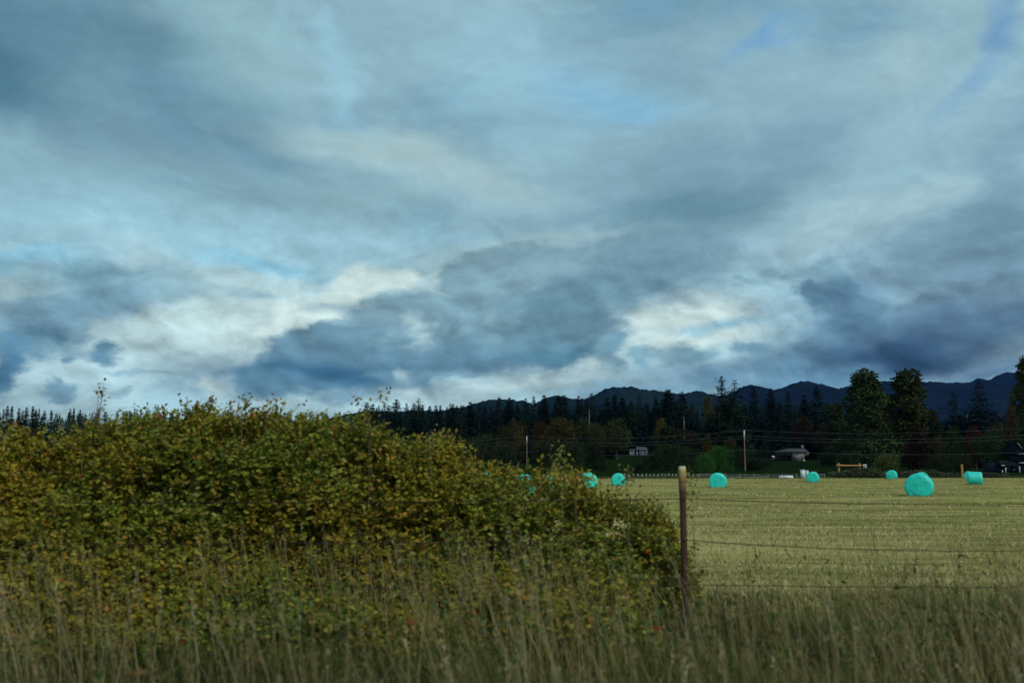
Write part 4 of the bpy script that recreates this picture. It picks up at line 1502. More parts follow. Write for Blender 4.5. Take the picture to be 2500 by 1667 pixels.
for x in (-2.1, -0.7, 0.7, 1.9):
    MB().box(x - 0.08, x + 0.08, 0.09, 0.2, -1.2, 0.6).obj('post', M_TRIM, o)

Y3 = 228.0
q = Y3 / F
p = at(2490, 1160, Y3)
h3 = tag(empty('blue_house', (p.x, Y3, g1(p.x, Y3) - 0.1)), 'dark navy house with white trim at the right edge', 'house')


def hx(px):
    return (px - 2490) * q


def hz(py):
    return at(2490, py, Y3).z - g1(p.x, Y3)


b = MB()
b.box(hx(2452), hx(2600), 2.0, 10, -0.4, hz(1128))
b.obj('wall', M_NAVY, h3)
zr, ze = hz(1068), hz(1108)
b = MB()
b.box(hx(2494), hx(2600), 1.2, 9, hz(1128), ze)
b.obj('upper_wall', M_NAVY, h3)
xa, xb, xm_ = hx(2494), hx(2600), hx(2487)
rb = gable_or_hip(hx(2489), hx(2612), 0.6, 9.6, ze, hz(1070), hx(2496), hx(2600))
rb.obj('roof', M_ROOFD, h3)
sk = gable_or_hip(hx(2448), hx(2493), 0.7, 4.0, hz(1136), hz(1122), hx(2454), hx(2490), 0.1)
sk.obj('porch_roof', M_ROOFD, h3)
for a, c, z in ((2449, 2457, 1135), (2492, 2510, 1128.5), (2494, 2512, 1106.5)):
    MB().box(hx(a), hx(c), 0.45, 0.58, hz(z) - 0.12, hz(z) + 0.12).obj('fascia_trim', M_TRIM, h3)
MB().tube([(hx(2491.5), 0.5, hz(1079)), (hx(2503), 0.5, hz(1094))], 0.09, 5).obj('rake_trim', M_TRIM, h3)
for px, pt in ((2453, 1146), (2461, 1140), (2495, 1136)):
    MB().box(hx(px) - 0.11, hx(px) + 0.11, 0.8, 1.02, -0.4, hz(pt)).obj('porch_post', M_TRIM if px != 2461 else M_GALV, h3)
window(h3, hx(2470.5), hx(2477), hz(1142.5), hz(1137.5), 2.0, 0)
MB().box(hx(2482), hx(2487), 1.5, 1.9, 0.7, 0.82).obj('bench_seat', M_TRIM, h3)

# ------------------------------------------------------------------ a bird over the trees
p = at(1745.6, 925, 260)
o = tag(empty('flying_bird', p, 0.6), 'tiny dark bird in the air left of the tallest ragged conifer', 'bird')
MB().tube([(-0.28, 0, 0), (-0.1, 0, 0.02), (0.12, 0, 0.03), (0.26, 0, 0.05), (0.34, 0, 0.04)], [0.02, 0.08, 0.09, 0.05, 0.01], 8).obj('body', M_BLACK, o)
for s in (-1, 1):
    b = MB()
    b.add([(0.12, 0, 0.05), (-0.1, 0, 0.04), (-0.05, s * 0.3, 0.22), (0.10, s * 0.3, 0.24), (-0.10, s * 0.62, 0.12), (0.12, 0, 0.03), (-0.1, 0, 0.02), (-0.05, s * 0.3, 0.20), (0.10, s * 0.3, 0.22)],
          [(0, 1, 2, 3), (5, 8, 7, 6)])
    b.add([(-0.05, s * 0.3, 0.22), (0.10, s * 0.3, 0.24), (-0.10, s * 0.62, 0.12), (-0.05, s * 0.3, 0.20)], [(0, 1, 2), (3, 2, 1)])
    b.obj('wing', M_BLACK, o)
# ------------------------------------------------------------------ the near fence
FY = 8.0


def fx(px):
    return at(px, 1300, FY).x


fence = tag(empty('wire_fence', (fx(1670), FY, 0)), 'near barbed wire fence with a pale-topped wooden post beside the hedge', 'fence')
M_POST = mat('post_wood', tint=True, rough=0.88, spec=0.12, bump=0.8, bscale=60, stretch=(3, 3, 0.25))
FX0 = fx(1670)


def post_colour(z, top, seed):
    n = fbm(z * 9, seed, 0, 3, seed)
    d = top - z
    st = np.array([0, 0.02, 0.085, 0.11, 0.16, 0.19, 1.6])
    cr = np.array([(0.66, 0.64, 0.46), (0.50, 0.42, 0.17), (0.34, 0.24, 0.07), (0.17, 0.09, 0.04), (0.26, 0.15, 0.10), (0.08, 0.042, 0.028), (0.040, 0.025, 0.018)])
    c = np.stack([np.interp(d, st, cr[:, k]) for k in range(3)], -1)
    return c * (0.8 + 0.4 * n)[..., None]


for i, (px, top, lean) in enumerate([(-1100, 1.36, 0.01), (1670, at(1665, 1138, FY).z, -0.004), (3050, 1.40, 0.02)]):
    x = fx(px) - FX0
    b = MB()
    zs = np.concatenate([np.linspace(-0.4, top - 0.30, 9), np.linspace(top - 0.26, top - 0.008, 10), [top]])
    S = 12
    rr = 0.82 * np.interp(zs, [-0.4, top - 0.25, top - 0.2, top - 0.01, top], [0.034, 0.031, 0.034, 0.036, 0.030])
    an = np.arange(S) * 2 * math.pi / S
    sqr = 1 / np.maximum(np.abs(np.cos(an)), np.abs(np.sin(an))) ** 0.55
    nz_ = 1 + 0.10 * (fbm(an[None, :] * 2.5, zs[:, None] * 2, 0, 3, 5 + i) - 0.5)
    X = x + lean * zs[:, None] + rr[:, None] * np.cos(an)[None] * sqr * nz_
    Yv = rr[:, None] * np.sin(an)[None] * sqr * nz_
    Zv = np.repeat(zs[:, None], S, 1)
    c = np.repeat(post_colour(zs, top, i + 1)[:, None, :], S, 1)
    n = len(zs)
    a_ = np.arange(n - 1)[:, None] * S
    j = np.arange(S)[None]
    k = (j + 1) % S
    b.add(np.stack([X, Yv, Zv], -1).reshape(-1, 3), np.stack([a_ + j, a_ + k, a_ + S + k, a_ + S + j], -1).reshape(-1, 4), c.reshape(-1, 3))
    e0 = np.stack([X[-1], Yv[-1], Zv[-1]], -1)
    b.add(np.concatenate([e0, e0.mean(0)[None]]), [(q, (q + 1) % S, S) for q in range(S)], (0.66, 0.64, 0.48))
    po = b.obj('post', M_POST, fence)
    if i == 1:
        tag(po, 'dark brown wooden post with a pale bleached top')
anch = [fx(p) - FX0 for p in (-1100, 1670, 3050)]
for h, sags, lab in [(at(1665, 1217, FY).z, (0.03, 0.045), 'top strand of rusty barbed wire'), (at(1665, 1317, FY).z, (0.03, 0.085), 'second strand of rusty wire'),
                     (at(1665, 1425, FY).z, (0.05, 0.02), 'third strand, half lost in the grass'), (0.16, (0.02, 0.02), 'lowest strand hidden in the grass')]:
    b = MB()
    r = np.random.default_rng(int(h * 1000))
    for s in range(2):
        t = np.linspace(0, 1, 46)
        x = anch[s] + (anch[s + 1] - anch[s]) * t
        z = h - sags[s] * 4 * t * (1 - t) + r.normal(0, 0.0016, 46) * (t > 0) * (t < 1)
        y = -0.038 + r.normal(0, 0.002, 46)
        pts = np.stack([x, y, z], 1)
        b.tube(pts, 0.0034, 5, cap=False)
        for k in range(3, 45, 2):
            c = pts[k]
            for d_ in ((0.6, 0.2, 1), (-0.6, -0.3, 1)):
                d_ = np.array(d_) * 0.012
                b.tube([c - d_, c + d_], 0.0012, 3, cap=False)
    tag(b.obj('wire', M_WIRE, fence), lab)

# ------------------------------------------------------------------ the hedge
HY = 9.7                      # depth of its crest
PROF = [(-900, 1040), (-400, 1050), (-150, 1030), (0, 1058), (60, 1062), (110, 1048), (170, 1052), (230, 1036), (285, 1020), (330, 1010), (375, 1002), (430, 1004), (480, 1002), (530, 994), (585, 986), (640, 988), (690, 1002),
        (740, 1010), (790, 1016), (830, 1022), (860, 1022), (900, 1038), (940, 1056), (980, 1080), (1030, 1092), (1060, 1078), (1090, 1084), (1130, 1096), (1180, 1116), (1230, 1128), (1280, 1132), (1320, 1152),
        (1360, 1145), (1400, 1160), (1450, 1180), (1500, 1200), (1540, 1196), (1590, 1228), (1630, 1275), (1665, 1370), (1690, 1480)]
PX = np.array([at(a, b_, HY).x for a, b_ in PROF])
PZ = np.array([at(a, b_, HY).z for a, b_ in PROF])


def crest(x):
    return np.interp(x, PX, PZ) + 0.26 * (fbm(np.asarray(x) * 3.4, 0, 0, 3, 3) - 0.5) - 0.17


LEAFC = np.array([(0.145, 0.150, 0.016), (0.105, 0.125, 0.014), (0.185, 0.165, 0.020), (0.075, 0.100, 0.014), (0.22, 0.145, 0.020), (0.20, 0.080, 0.018), (0.24, 0.030, 0.018), (0.20, 0.20, 0.045), (0.060, 0.085, 0.016)])
LEAFW = np.array([0.25, 0.20, 0.14, 0.14, 0.075, 0.050, 0.006, 0.06, 0.11])
LEAFW /= LEAFW.sum()
r = np.random.default_rng(99)
N0 = 60000
x = r.uniform(PX[0], PX[-1], N0)
den = np.interp(x, [at(1040, 1200, HY).x, at(1190, 1200, HY).x, at(1450, 1200, HY).x, at(1650, 1200, HY).x], [1.0, 0.60, 0.46, 0.40])
den = np.where(x < at(0, 1200, HY).x - 0.2, 0.28, den)
zc = crest(x)
u = r.random(N0) ** 0.72
z = 0.06 + u * (zc - 0.06)
half = 1.15 * np.sqrt(np.clip(1 - (z / zc) ** 2.2, 0.02, 1)) * np.interp(zc, [0.5, 1.9], [0.55, 1.0])
lump = fbm(x * 1.7, z * 2.2, 0, 3, 21) - 0.5
v = 1 - r.random(N0) ** 2.2                              # biased to the near face
y = HY - half * (2 * v - 0.9) + lump * 0.5
hole = fbm(x * 2.3, y * 2.3, z * 2.6, 3, 31)
keep = (r.random(N0) < den * np.clip((hole - 0.375) * 8, 0.10, 1))
x, y, z, zc, u = x[keep], y[keep], z[keep], zc[keep], u[keep]
keep = r.permutation(len(x))[:16500]
x, y, z, zc, u = x[keep], y[keep], z[keep], zc[keep], u[keep]
xb_ = r.uniform(PX[0], at(1060, 1200, HY).x, 4200)
zb_ = r.random(4200) ** 0.9 * np.maximum(crest(xb_) - 0.12, 0.2)
x, y, z = np.concatenate([x, xb_]), np.concatenate([y, HY + 0.35 + 0.45 * r.random(4200)]), np.concatenate([z, zb_])
zc, u = np.concatenate([zc, crest(xb_)]), np.concatenate([u, 0.5 + 0 * xb_])
# low brushy growth spilling out in front of the hedge
m2 = 13500
x2 = r.uniform(at(-500, 1200, 8.4).x, at(1540, 1200, 8.4).x, m2)
y2 = 8.6 - 1.7 * r.random(m2) ** 1.2
hump = fbm(x2 * 1.1, y2 * 1.3, 0, 3, 201)
z2 = r.random(m2) ** 0.8 * (0.22 + 1.35 * np.clip(hump - 0.25, 0, 1)) * np.interp(y2, [6.9, 8.5], [0.7, 1.15])
k2 = (fbm(x2 * 2.3, y2 * 2.3, z2 * 2.6, 3, 31) > 0.40) & (r.random(m2) < np.interp(x2, [at(1100, 1200, 8.4).x, at(1600, 1200, 8.4).x], [1, 0.5]))
x, y, z = np.concatenate([x, x2[k2]]), np.concatenate([y, y2[k2]]), np.concatenate([z, z2[k2]])
zc, u = np.concatenate([zc, zc.mean() + 0 * x2[k2]]), np.concatenate([u, 0.5 + 0 * x2[k2]])
nT = len(x)
# twigs: each a short shoot of alternate leaves pointing up and outward
base = np.stack([x, y, z], 1)
outw = np.stack([r.normal(0, 0.6, nT), np.where(y < HY, -0.55, 0.4) + r.normal(0, 0.4, nT), r.normal(0.55, 0.4, nT) + 0.5 * (u > 0.85)], 1)
outw /= np.linalg.norm(outw, axis=1)[:, None]
Lt = r.uniform(0.10, 0.24, nT) * np.where(u > 0.9, 1.25, 1.0)
patch = fbm(x * 1.1, z * 1.3, y * 0.8, 3, 51)
NL = 9
P, Dn, Nn, S, C = [], [], [], [], []
for k in range(NL):
    t = (k + 0.6) / NL
    p = base + outw * (Lt * t)[:, None]
    sd = np.cross(outw, np.array([0, 0.3, 1.0])) * (1 if k % 2 else -1)
    sd = sd + r.normal(0, 0.4, (nT, 3)) + outw * 0.5
    P.append(p)
    Dn.append(sd)
    Nn.append(r.normal(0, 0.55, (nT, 3)) + np.array([0.1, -0.35, 0.8]))
    S.append(r.uniform(0.030, 0.066, nT) * (1.1 - 0.35 * t))
    ci = r.choice(len(LEAFC), nT, p=LEAFW)
    twig_c = LEAFC[(hash3(np.arange(nT), np.zeros(nT), np.zeros(nT), 3) * 4.99).astype(int)]
    c = 0.55 * LEAFC[ci] + 0.45 * twig_c
    warm = np.clip((patch - 0.5) * 3, -0.5, 0.6)[:, None]
    c = np.array([1.40, 1.33, 1.05]) * c * (1 + warm * np.array([0.35, 0.05, -0.2])) * r.uniform(0.7, 1.25, (nT, 1))
    red = r.random(nT) < 0.003
    c[red] = (0.30, 0.035, 0.02)
    C.append(c)
P, Dn, Nn, S, C = (np.concatenate(a) for a in (P, Dn, Nn, S, C))
tw = np.tile(np.arange(nT), NL)

SHRUBS = [(-1500, -250, 'hedge shrub beyond the left edge of the photo'), (-250, 140, 'olive hedge shrub at the left edge, below the far dark conifers'),
          (140, 420, 'hedge shrub rising to the right under the tall thin sprig'), (420, 700, 'tallest hedge shrub with red-tipped sprays against the sky'),
          (700, 960, 'yellow-green hedge shrub sloping down before the low left ridge'), (960, 1170, 'lower hedge shrub with a pale leafy spike at its crest'),
          (1170, 1390, 'loose hedge shrub with turquoise bales glinting through its leaves'), (1390, 1760, 'thin brownish hedge shrub ending at the near fence post')]
bx = np.array([at(a, 1200, HY).x for a, _, _ in SHRUBS[1:]])
own = np.searchsorted(bx, x + 0.25 * (fbm(z * 2.5, x * 0.8, 0, 2, 77) - 0.5) * 2)
STEMC = [(0.20, 0.17, 0.12), (0.13, 0.09, 0.06), (0.27, 0.25, 0.20), (0.10, 0.07, 0.045)]
for si, (a, b_, lab) in enumerate(SHRUBS):
    xa, xb = at(a, 1200, HY).x, at(b_, 1200, HY).x
    e = tag(empty('hedge_shrub', ((xa + xb) / 2, HY, 0)), lab, 'shrub', 'wild shrubs of the roadside hedge')
    o3 = np.array([(xa + xb) / 2, HY, 0])
    ids = own == si
    sel = ids[tw]
    lb = MB()
    cards(lb, P[sel] - o3, S[sel] * 1.12, 0.66, C[sel], Nn[sel], Dn[sel], 0.35, 40 + si)
    tag(lb.obj('foliage', M_LEAF, e), kind='stuff')
    # twigs (thin flat strips) and canes
    tb = MB()
    B = base[ids] - o3
    E = B + outw[ids] * Lt[ids][:, None]
    w_ = np.array([0.0016, 0, 0])
    V = np.stack([B - w_ * 1.4, B + w_ * 1.4, E + w_ * 0.5, E - w_ * 0.5], 1).reshape(-1, 3)
    k4 = np.arange(len(B))[:, None] * 4
    tb.add(V, np.concatenate([k4 + np.array([[0, 1, 2]]), k4 + np.array([[0, 2, 3]])], 0), (0.09, 0.065, 0.035))
    tag(tb.obj('twigs', M_CANE, e), kind='stuff')
    nc = int((xb - xa) * (30 if si else 6))
    cb_ = MB()
    for c in range(nc):
        x0 = r.uniform(xa, xb)
        y0 = HY + r.uniform(-0.9, 0.5)
        top = max(0.3, float(crest(x0)) * r.uniform(0.5, 0.97))
        sx, sy = r.normal(0, 0.28), r.normal(-0.12, 0.22)
        t = np.linspace(0, 1, 7)
        pts = np.stack([x0 + sx * t ** 1.5, y0 + sy * t ** 1.6, -0.05 + top * (t - 0.12 * t ** 3)], 1) - o3
        pts[1:-1] += r.normal(0, 0.012, (5, 3))
        rad = r.uniform(0.003, 0.0075)
        cb_.tube(pts, rad * (1 - 0.7 * t), 4, STEMC[r.integers(4)], cap=False)
    tag(cb_.obj('canes', M_CANE, e), kind='stuff')


# separate shoots that stick out of the hedge top
def shoot(pts_px, Y, n, size, cols, lab, rad=0.003, spread=0.05, seed=0, bare=0.0):
    r = np.random.default_rng(seed)
    pts = np.array([tuple(at(a, b_, Y)) for a, b_ in pts_px])
    tt = np.linspace(0, 1, len(pts))
    t = np.linspace(0, 1, 18)
    sm = np.stack([np.interp(t, tt, pts[:, k]) for k in range(3)], 1)
    o3 = sm[0].copy()
    root = sm[0] + np.array([0.03, 0.1, 0])
    root[2] = 0
    e = tag(empty('leafy_shoot', (root[0], root[1], 0)), lab, 'shoot', 'single shoots above the hedge')
    b = MB()
    line = np.concatenate([[root], sm]) - np.array([root[0], root[1], 0])
    b.tube(line, np.linspace(rad * 1.5, rad * 0.4, len(line)), 5, (0.13, 0.10, 0.06), cap=False)
    b.obj('stem', M_CANE, e)
    tk = bare + (1 - bare) * r.random(n)
    P = np.stack([np.interp(tk, t, sm[:, k]) for k in range(3)], 1)
    off = r.normal(0, spread, (n, 3))
    P = P + off - np.array([root[0], root[1], 0])
    lb = MB()
    cards(lb, P, size * r.uniform(0.7, 1.3, n), 0.66, np.array(cols)[r.integers(len(cols), size=n)] * r.uniform(0.7, 1.3, (n, 1)), r.normal(0, 0.6, (n, 3)) + np.array([0, -0.3, 0.7]), off * 9 + r.normal(0, 0.6, (n, 3)), 0.35, seed)
    lb.obj('leaves', M_LEAF, e)


YG = [(0.17, 0.16, 0.02), (0.22, 0.17, 0.03), (0.12, 0.13, 0.02)]
RD = [(0.26, 0.07, 0.03), (0.24, 0.14, 0.03)]
shoot([(238, 1040), (243, 1000), (250, 965), (254, 935)], 9.2, 34, 0.034, [(0.15, 0.14, 0.05), (0.22, 0.13, 0.04), (0.10, 0.10, 0.05)], 'tall thin sprig standing high above the left of the hedge', 0.0035, 0.022, 1, 0.15)
shoot([(238, 1000), (240, 965), (238, 950)], 9.25, 14, 0.036, YG, 'short yellow side sprig beside the tall thin one', 0.002, 0.02, 2, 0.6)
shoot([(495, 1010), (512, 985), (520, 968)], 9.3, 13, 0.036, RD, 'reddish spray curving up above the tallest shrub', 0.0022, 0.018, 3, 0.75)
shoot([(455, 1010), (458, 990), (457, 983)], 9.3, 7, 0.034, RD, 'small red tuft left of the reddish spray', 0.002, 0.014, 4, 0.8)
shoot([(590, 1010), (598, 985), (604, 975)], 9.2, 40, 0.036, YG, 'yellow-green spray at the highest point of the hedge', 0.003, 0.035, 5, 0.4)
shoot([(650, 1010), (668, 990), (672, 982)], 9.2, 26, 0.036, YG + RD, 'mixed red and yellow spray right of the highest one', 0.003, 0.035, 6, 0.4)
shoot([(712, 1010), (728, 992), (748, 980)], 9.3, 9, 0.026, [(0.12, 0.10, 0.05), (0.26, 0.05, 0.06)], 'thin arching twig with a pink tip', 0.002, 0.012, 7, 0.5)
shoot([(905, 1050), (895, 1005), (912, 985), (947, 957)], 9.2, 22, 0.036, [(0.30, 0.20, 0.04), (0.22, 0.18, 0.03)], 'golden shoot arching up to the right against the cloud', 0.002, 0.018, 8, 0.78)
shoot([(900, 1050), (888, 1000), (870, 970)], 9.2, 20, 0.036, [(0.26, 0.18, 0.04), (0.20, 0.12, 0.04)], 'golden shoot leaning left against the cloud', 0.002, 0.02, 9, 0.75)
shoot([(905, 1060), (900, 1030), (904, 1010)], 9.2, 60, 0.038, YG, 'leafy yellow spray under the two golden shoots', 0.003, 0.05, 10, 0.2)
shoot([(1052, 1120), (1050, 1080), (1055, 1055)], 9.0, 50, 0.040, [(0.22, 0.22, 0.05), (0.17, 0.17, 0.04)], 'pale leafy spike on the lower hedge shoulder', 0.003, 0.03, 11, 0.2)
shoot([(1372, 1200), (1366, 1150), (1366, 1095)], 8.9, 90, 0.040, [(0.20, 0.20, 0.035), (0.16, 0.17, 0.03)], 'tall yellow-green leafy spike in front of the far bales', 0.0035, 0.042, 12, 0.1)
shoot([(1405, 1230), (1412, 1180), (1420, 1150)], 8.9, 50, 0.038, YG, 'leafy spike over the bale at the thin hedge end', 0.003, 0.045, 13, 0.1)
shoot([(1532, 1230), (1530, 1180), (1533, 1142)], 8.8, 46, 0.036, [(0.19, 0.17, 0.05), (0.14, 0.12, 0.04)], 'loose tan-green spike just left of the near fence post', 0.003, 0.04, 14, 0.3)
shoot([(1692, 1250), (1690, 1190), (1692, 1158)], 8.7, 60, 0.034, [(0.15, 0.16, 0.03)], 'small leafy tip just right of the near fence post', 0.0015, 0.04, 15, 0.0)
shoot([(-6, 1100), (4, 1060), (8, 1032)], 8.7, 44, 0.042, [(0.20, 0.20, 0.04), (0.15, 0.16, 0.03)], 'leafy tip at the very left edge of the hedge', 0.003, 0.035, 16, 0.3)
shoot([(200, 1100), (90, 1056), (-10, 1064)], 8.9, 4, 0.02, YG, 'bare pale cane arching down at the left edge', 0.0022, 0.01, 17, 0.9)


# ------------------------------------------------------------------ grass
def blades(b, X, Y, Z, H, Wd, lean, C, seed, segs=3, curl=0.5, drift=0.0):
    r = np.random.default_rng(seed)
    n = len(X)
    a = r.uniform(0, 6.283, n)
    fa = r.uniform(0, 6.283, n)
    lx_, ly_ = (np.cos(a) * lean - drift) * H, np.sin(a) * lean * H
    wx, wy = np.cos(fa) * Wd * 0.5, np.sin(fa) * Wd * 0.5 * 0.6
    V = []
    for s in range(segs + 1):
        t = s / segs
        k = t ** 1.8
        cx, cy, cz = X + lx_ * k, Y + ly_ * k, Z + H * (t - curl * lean * t ** 3)
        w = (1 - t) ** 0.7
        if s < segs:
            V.append(np.stack([cx - wx * w, cy - wy * w, cz], 1))
            V.append(np.stack([cx + wx * w, cy + wy * w, cz], 1))
        else:
            V.append(np.stack([cx, cy, cz], 1))
    m = len(V)
    Vv = np.stack(V, 1).reshape(-1, 3)
    k = np.arange(n)[:, None] * m
    F_ = []
    for s in range(segs - 1):
        q = 2 * s
        F_.append(k + np.array([[q, q + 1, q + 3]]))
        F_.append(k + np.array([[q, q + 3, q + 2]]))
    F_.append(k + np.array([[2 * segs - 2, 2 * segs - 1, 2 * segs]]))
    b.add(Vv, np.concatenate(F_, 0), np.repeat(C, m, axis=0))


def pick(r, cols, w, n, jit=0.25):
    w = np.array(w, float)
    w /= w.sum()
    c = np.array(cols)[r.choice(len(cols), n, p=w)]
    return c * r.uniform(1 - jit, 1 + jit, (n, 1))


r = np.random.default_rng(5)
TALLC = [(0.165, 0.128, 0.050), (0.110, 0.106, 0.024), (0.074, 0.096, 0.015), (0.040, 0.066, 0.010), (0.27, 0.215, 0.110), (0.10, 0.062, 0.026), (0.042, 0.098, 0.019)]
gb = MB()
nt_ = 6000
ty = 2.4 + 8.4 * r.random(nt_) ** 0.95
tx = (r.random(nt_) * 2 - 1) * (ty * 0.60 + 0.9)
cl = fbm(tx * 0.9, ty * 0.9, 0, 3, 61)
rt = np.clip((tx - fx(1500)) / 3.0, 0, 1)                # ranker to the right of the post
th = (0.16 + 0.78 * cl + 0.34 * r.random(nt_) ** 2) * np.interp(ty, [2.4, 4, 6, 8, 9.6, 10.8], [1.10, 1.02, 0.68, 0.42, 0.30, 0.2]) * (1 + 0.85 * rt * np.clip((ty - 4) / 2, 0, 1) + 0.75 * rt * np.clip((ty - 7.2) / 1.0, 0, 1) * r.random(nt_))
keep = fbm(tx * 2.0, ty * 2.0, 0, 2, 65) > 0.42
tx, ty, th, cl = tx[keep], ty[keep], th[keep], cl[keep]
nt_ = len(tx)
gr = fbm(tx * 0.7, ty * 0.9, 0, 3, 71)
tc_ = pick(r, TALLC, [0.08, 0.22, 0.30, 0.22, 0.02, 0.08, 0.08], nt_, 0.45)
tr_ = 1.15 * pick(r, TALLC, [0.36, 0.20, 0.08, 0.04, 0.12, 0.20, 0.0], nt_, 0.45)
onr = np.clip((tx - fx(1250)) / 3.5, 0, 0.9) > r.random(nt_)
tc_[onr] = tr_[onr]
tc_ *= 0.76
gsel = np.clip((gr - 0.50) * 7, 0, 0.9) > r.random(nt_)
tc_[gsel] = pick(r, TALLC[2:4] + [(0.075, 0.150, 0.024)], [0.4, 0.35, 0.25], nt_)[gsel]
th = np.where(gsel, th * 0.8, th)
patch_tone = fbm(tx * 1.5 + 9, ty * 0.8, 0, 3, 171)  # random patches of darker and lighter tussocks
tc_ *= np.interp(patch_tone, [0.30, 0.45, 0.62, 0.72], [0.42, 0.72, 1.1, 1.45])[:, None]
NB = 17
rep = np.repeat(np.arange(nt_), NB)
n = len(rep)
xx = tx[rep] + r.normal(0, 0.055, n)
yy = ty[rep] + r.normal(0, 0.055, n)
Hh = th[rep] * r.uniform(0.45, 1.12, n)
col = tc_[rep] * r.uniform(0.72, 1.3, (n, 1))
odd = r.random(n) < 0.14
col[odd] = pick(r, TALLC, [0.25, 0.2, 0.15, 0.1, 0.2, 0.1, 0.0], n)[odd]
blades(gb, xx, yy, np.full(n, -0.02), Hh, r.uniform(0.0035, 0.0085, n), r.uniform(0.10, 1.05, n), col, 3, drift=0.13)
tag(gb.obj('tall_grass', M_GRASS), 'tangled tan and green roadside grass along the bottom of the photo', 'grass', kind='stuff')

# flowering stalks with seed heads and dry weeds
sb = MB()
n = 3600
yy = 2.7 + 6.6 * r.random(n) ** 0.85
xx = (r.random(n) * 2 - 1) * (yy * 0.60 + 0.6)
lft = xx < fx(1560)
cl = fbm(xx * 0.8, yy * 0.8, 0, 3, 81)
keep = cl > 0.46
xx, yy, cl = xx[keep], yy[keep], cl[keep]
n = len(xx)
Hs = (0.44 + 0.46 * r.random(n) ** 1.3 + 0.5 * (cl - 0.5)) * np.interp(yy, [2.7, 4.5, 9.3], [1.0, 1.0, 0.92])
la = r.uniform(0, 6.283, n)
ll = r.uniform(0.03, 0.34, n)
sc = pick(r, [(0.24, 0.195, 0.09), (0.175, 0.145, 0.055), (0.36, 0.30, 0.175), (0.15, 0.135, 0.04)], [0.4, 0.3, 0.15, 0.15], n)
V, k4 = [], None
for t in (0, 0.35, 0.7, 1.0):
    k = t ** 1.7
    cx, cy, cz = xx + (np.cos(la) * ll - 0.16) * Hs * k, yy + np.sin(la) * ll * Hs * k, Hs * (t - 0.12 * ll * t ** 3)
    w = 0.0026 * (1 - 0.6 * t)
    V.append(np.stack([cx - w, cy, cz], 1))
    V.append(np.stack([cx + w, cy, cz], 1))
Vv = np.stack(V, 1).reshape(-1, 3)
k8 = np.arange(n)[:, None] * 8
F_ = []
for s in range(3):
    F_.append(k8 + np.array([[2 * s, 2 * s + 1, 2 * s + 3]]))
    F_.append(k8 + np.array([[2 * s, 2 * s + 3, 2 * s + 2]]))
sb.add(Vv, np.concatenate(F_, 0), np.repeat(sc, 8, axis=0))
tips = np.stack([cx, cy, cz], 1)
hp, hd, hs, hc = [], [], [], []
for k in range(12):
    t = k / 12.0
    hp.append(tips + np.stack([(np.cos(la) * ll * 0.4 - 0.12) * 0.13 * t, np.sin(la) * ll * 0.10 * t, 0.13 * t - 0.02 + 0 * la], 1))
    hd.append(np.stack([r.normal(0, 0.6, n), r.normal(0, 0.6, n), r.uniform(0.5, 1.2, n)], 1))
    hs.append(r.uniform(0.014, 0.030, n) * (1.1 - 0.7 * t))
    hc.append(sc * r.uniform(0.8, 1.25, (n, 1)))
cards(sb, np.concatenate(hp), np.concatenate(hs), 0.32, np.concatenate(hc), None, np.concatenate(hd), 0.2, 9)
tag(sb.obj('seed_stalks', M_GRASS), 'dry tan seed stalks standing up through the roadside grass', 'grass', kind='stuff')

# broad pale green weed leaves low in the verge
wb_ = MB()
n = 900
yy = 3.4 + 5.0 * r.random(n)
xx = (r.random(n) * 2 - 1) * (yy * 0.58 + 0.3)
keep = fbm(xx * 1.6, yy * 1.6, 0, 2, 91) > 0.55
xx, yy = xx[keep], yy[keep]
n = len(xx)
Q = []
for k in range(9):
    Q.append(np.stack([xx + r.normal(0, 0.03, n), yy + r.normal(0, 0.03, n), r.uniform(0.15, 0.75, n)], 1))
Q = np.concatenate(Q)
cards(wb_, Q, r.uniform(0.03, 0.06, len(Q)), 0.36, pick(r, [(0.045, 0.085, 0.018), (0.07, 0.105, 0.02), (0.12, 0.12, 0.03), (0.14, 0.08, 0.03)], [0.4, 0.3, 0.2, 0.1], len(Q)), None, r.normal(0, 1, (len(Q), 3)) + np.array([0, 0, 0.5]), 0.3, 12)
tag(wb_.obj('verge_weeds', M_LEAF), 'patches of green weed leaves mixed into the roadside grass', 'weeds', kind='stuff')

# cut stubble and hay on the field
STUBC = [(0.42, 0.355, 0.160), (0.33, 0.285, 0.115), (0.52, 0.445, 0.235), (0.19, 0.185, 0.055), (0.14, 0.14, 0.035)]


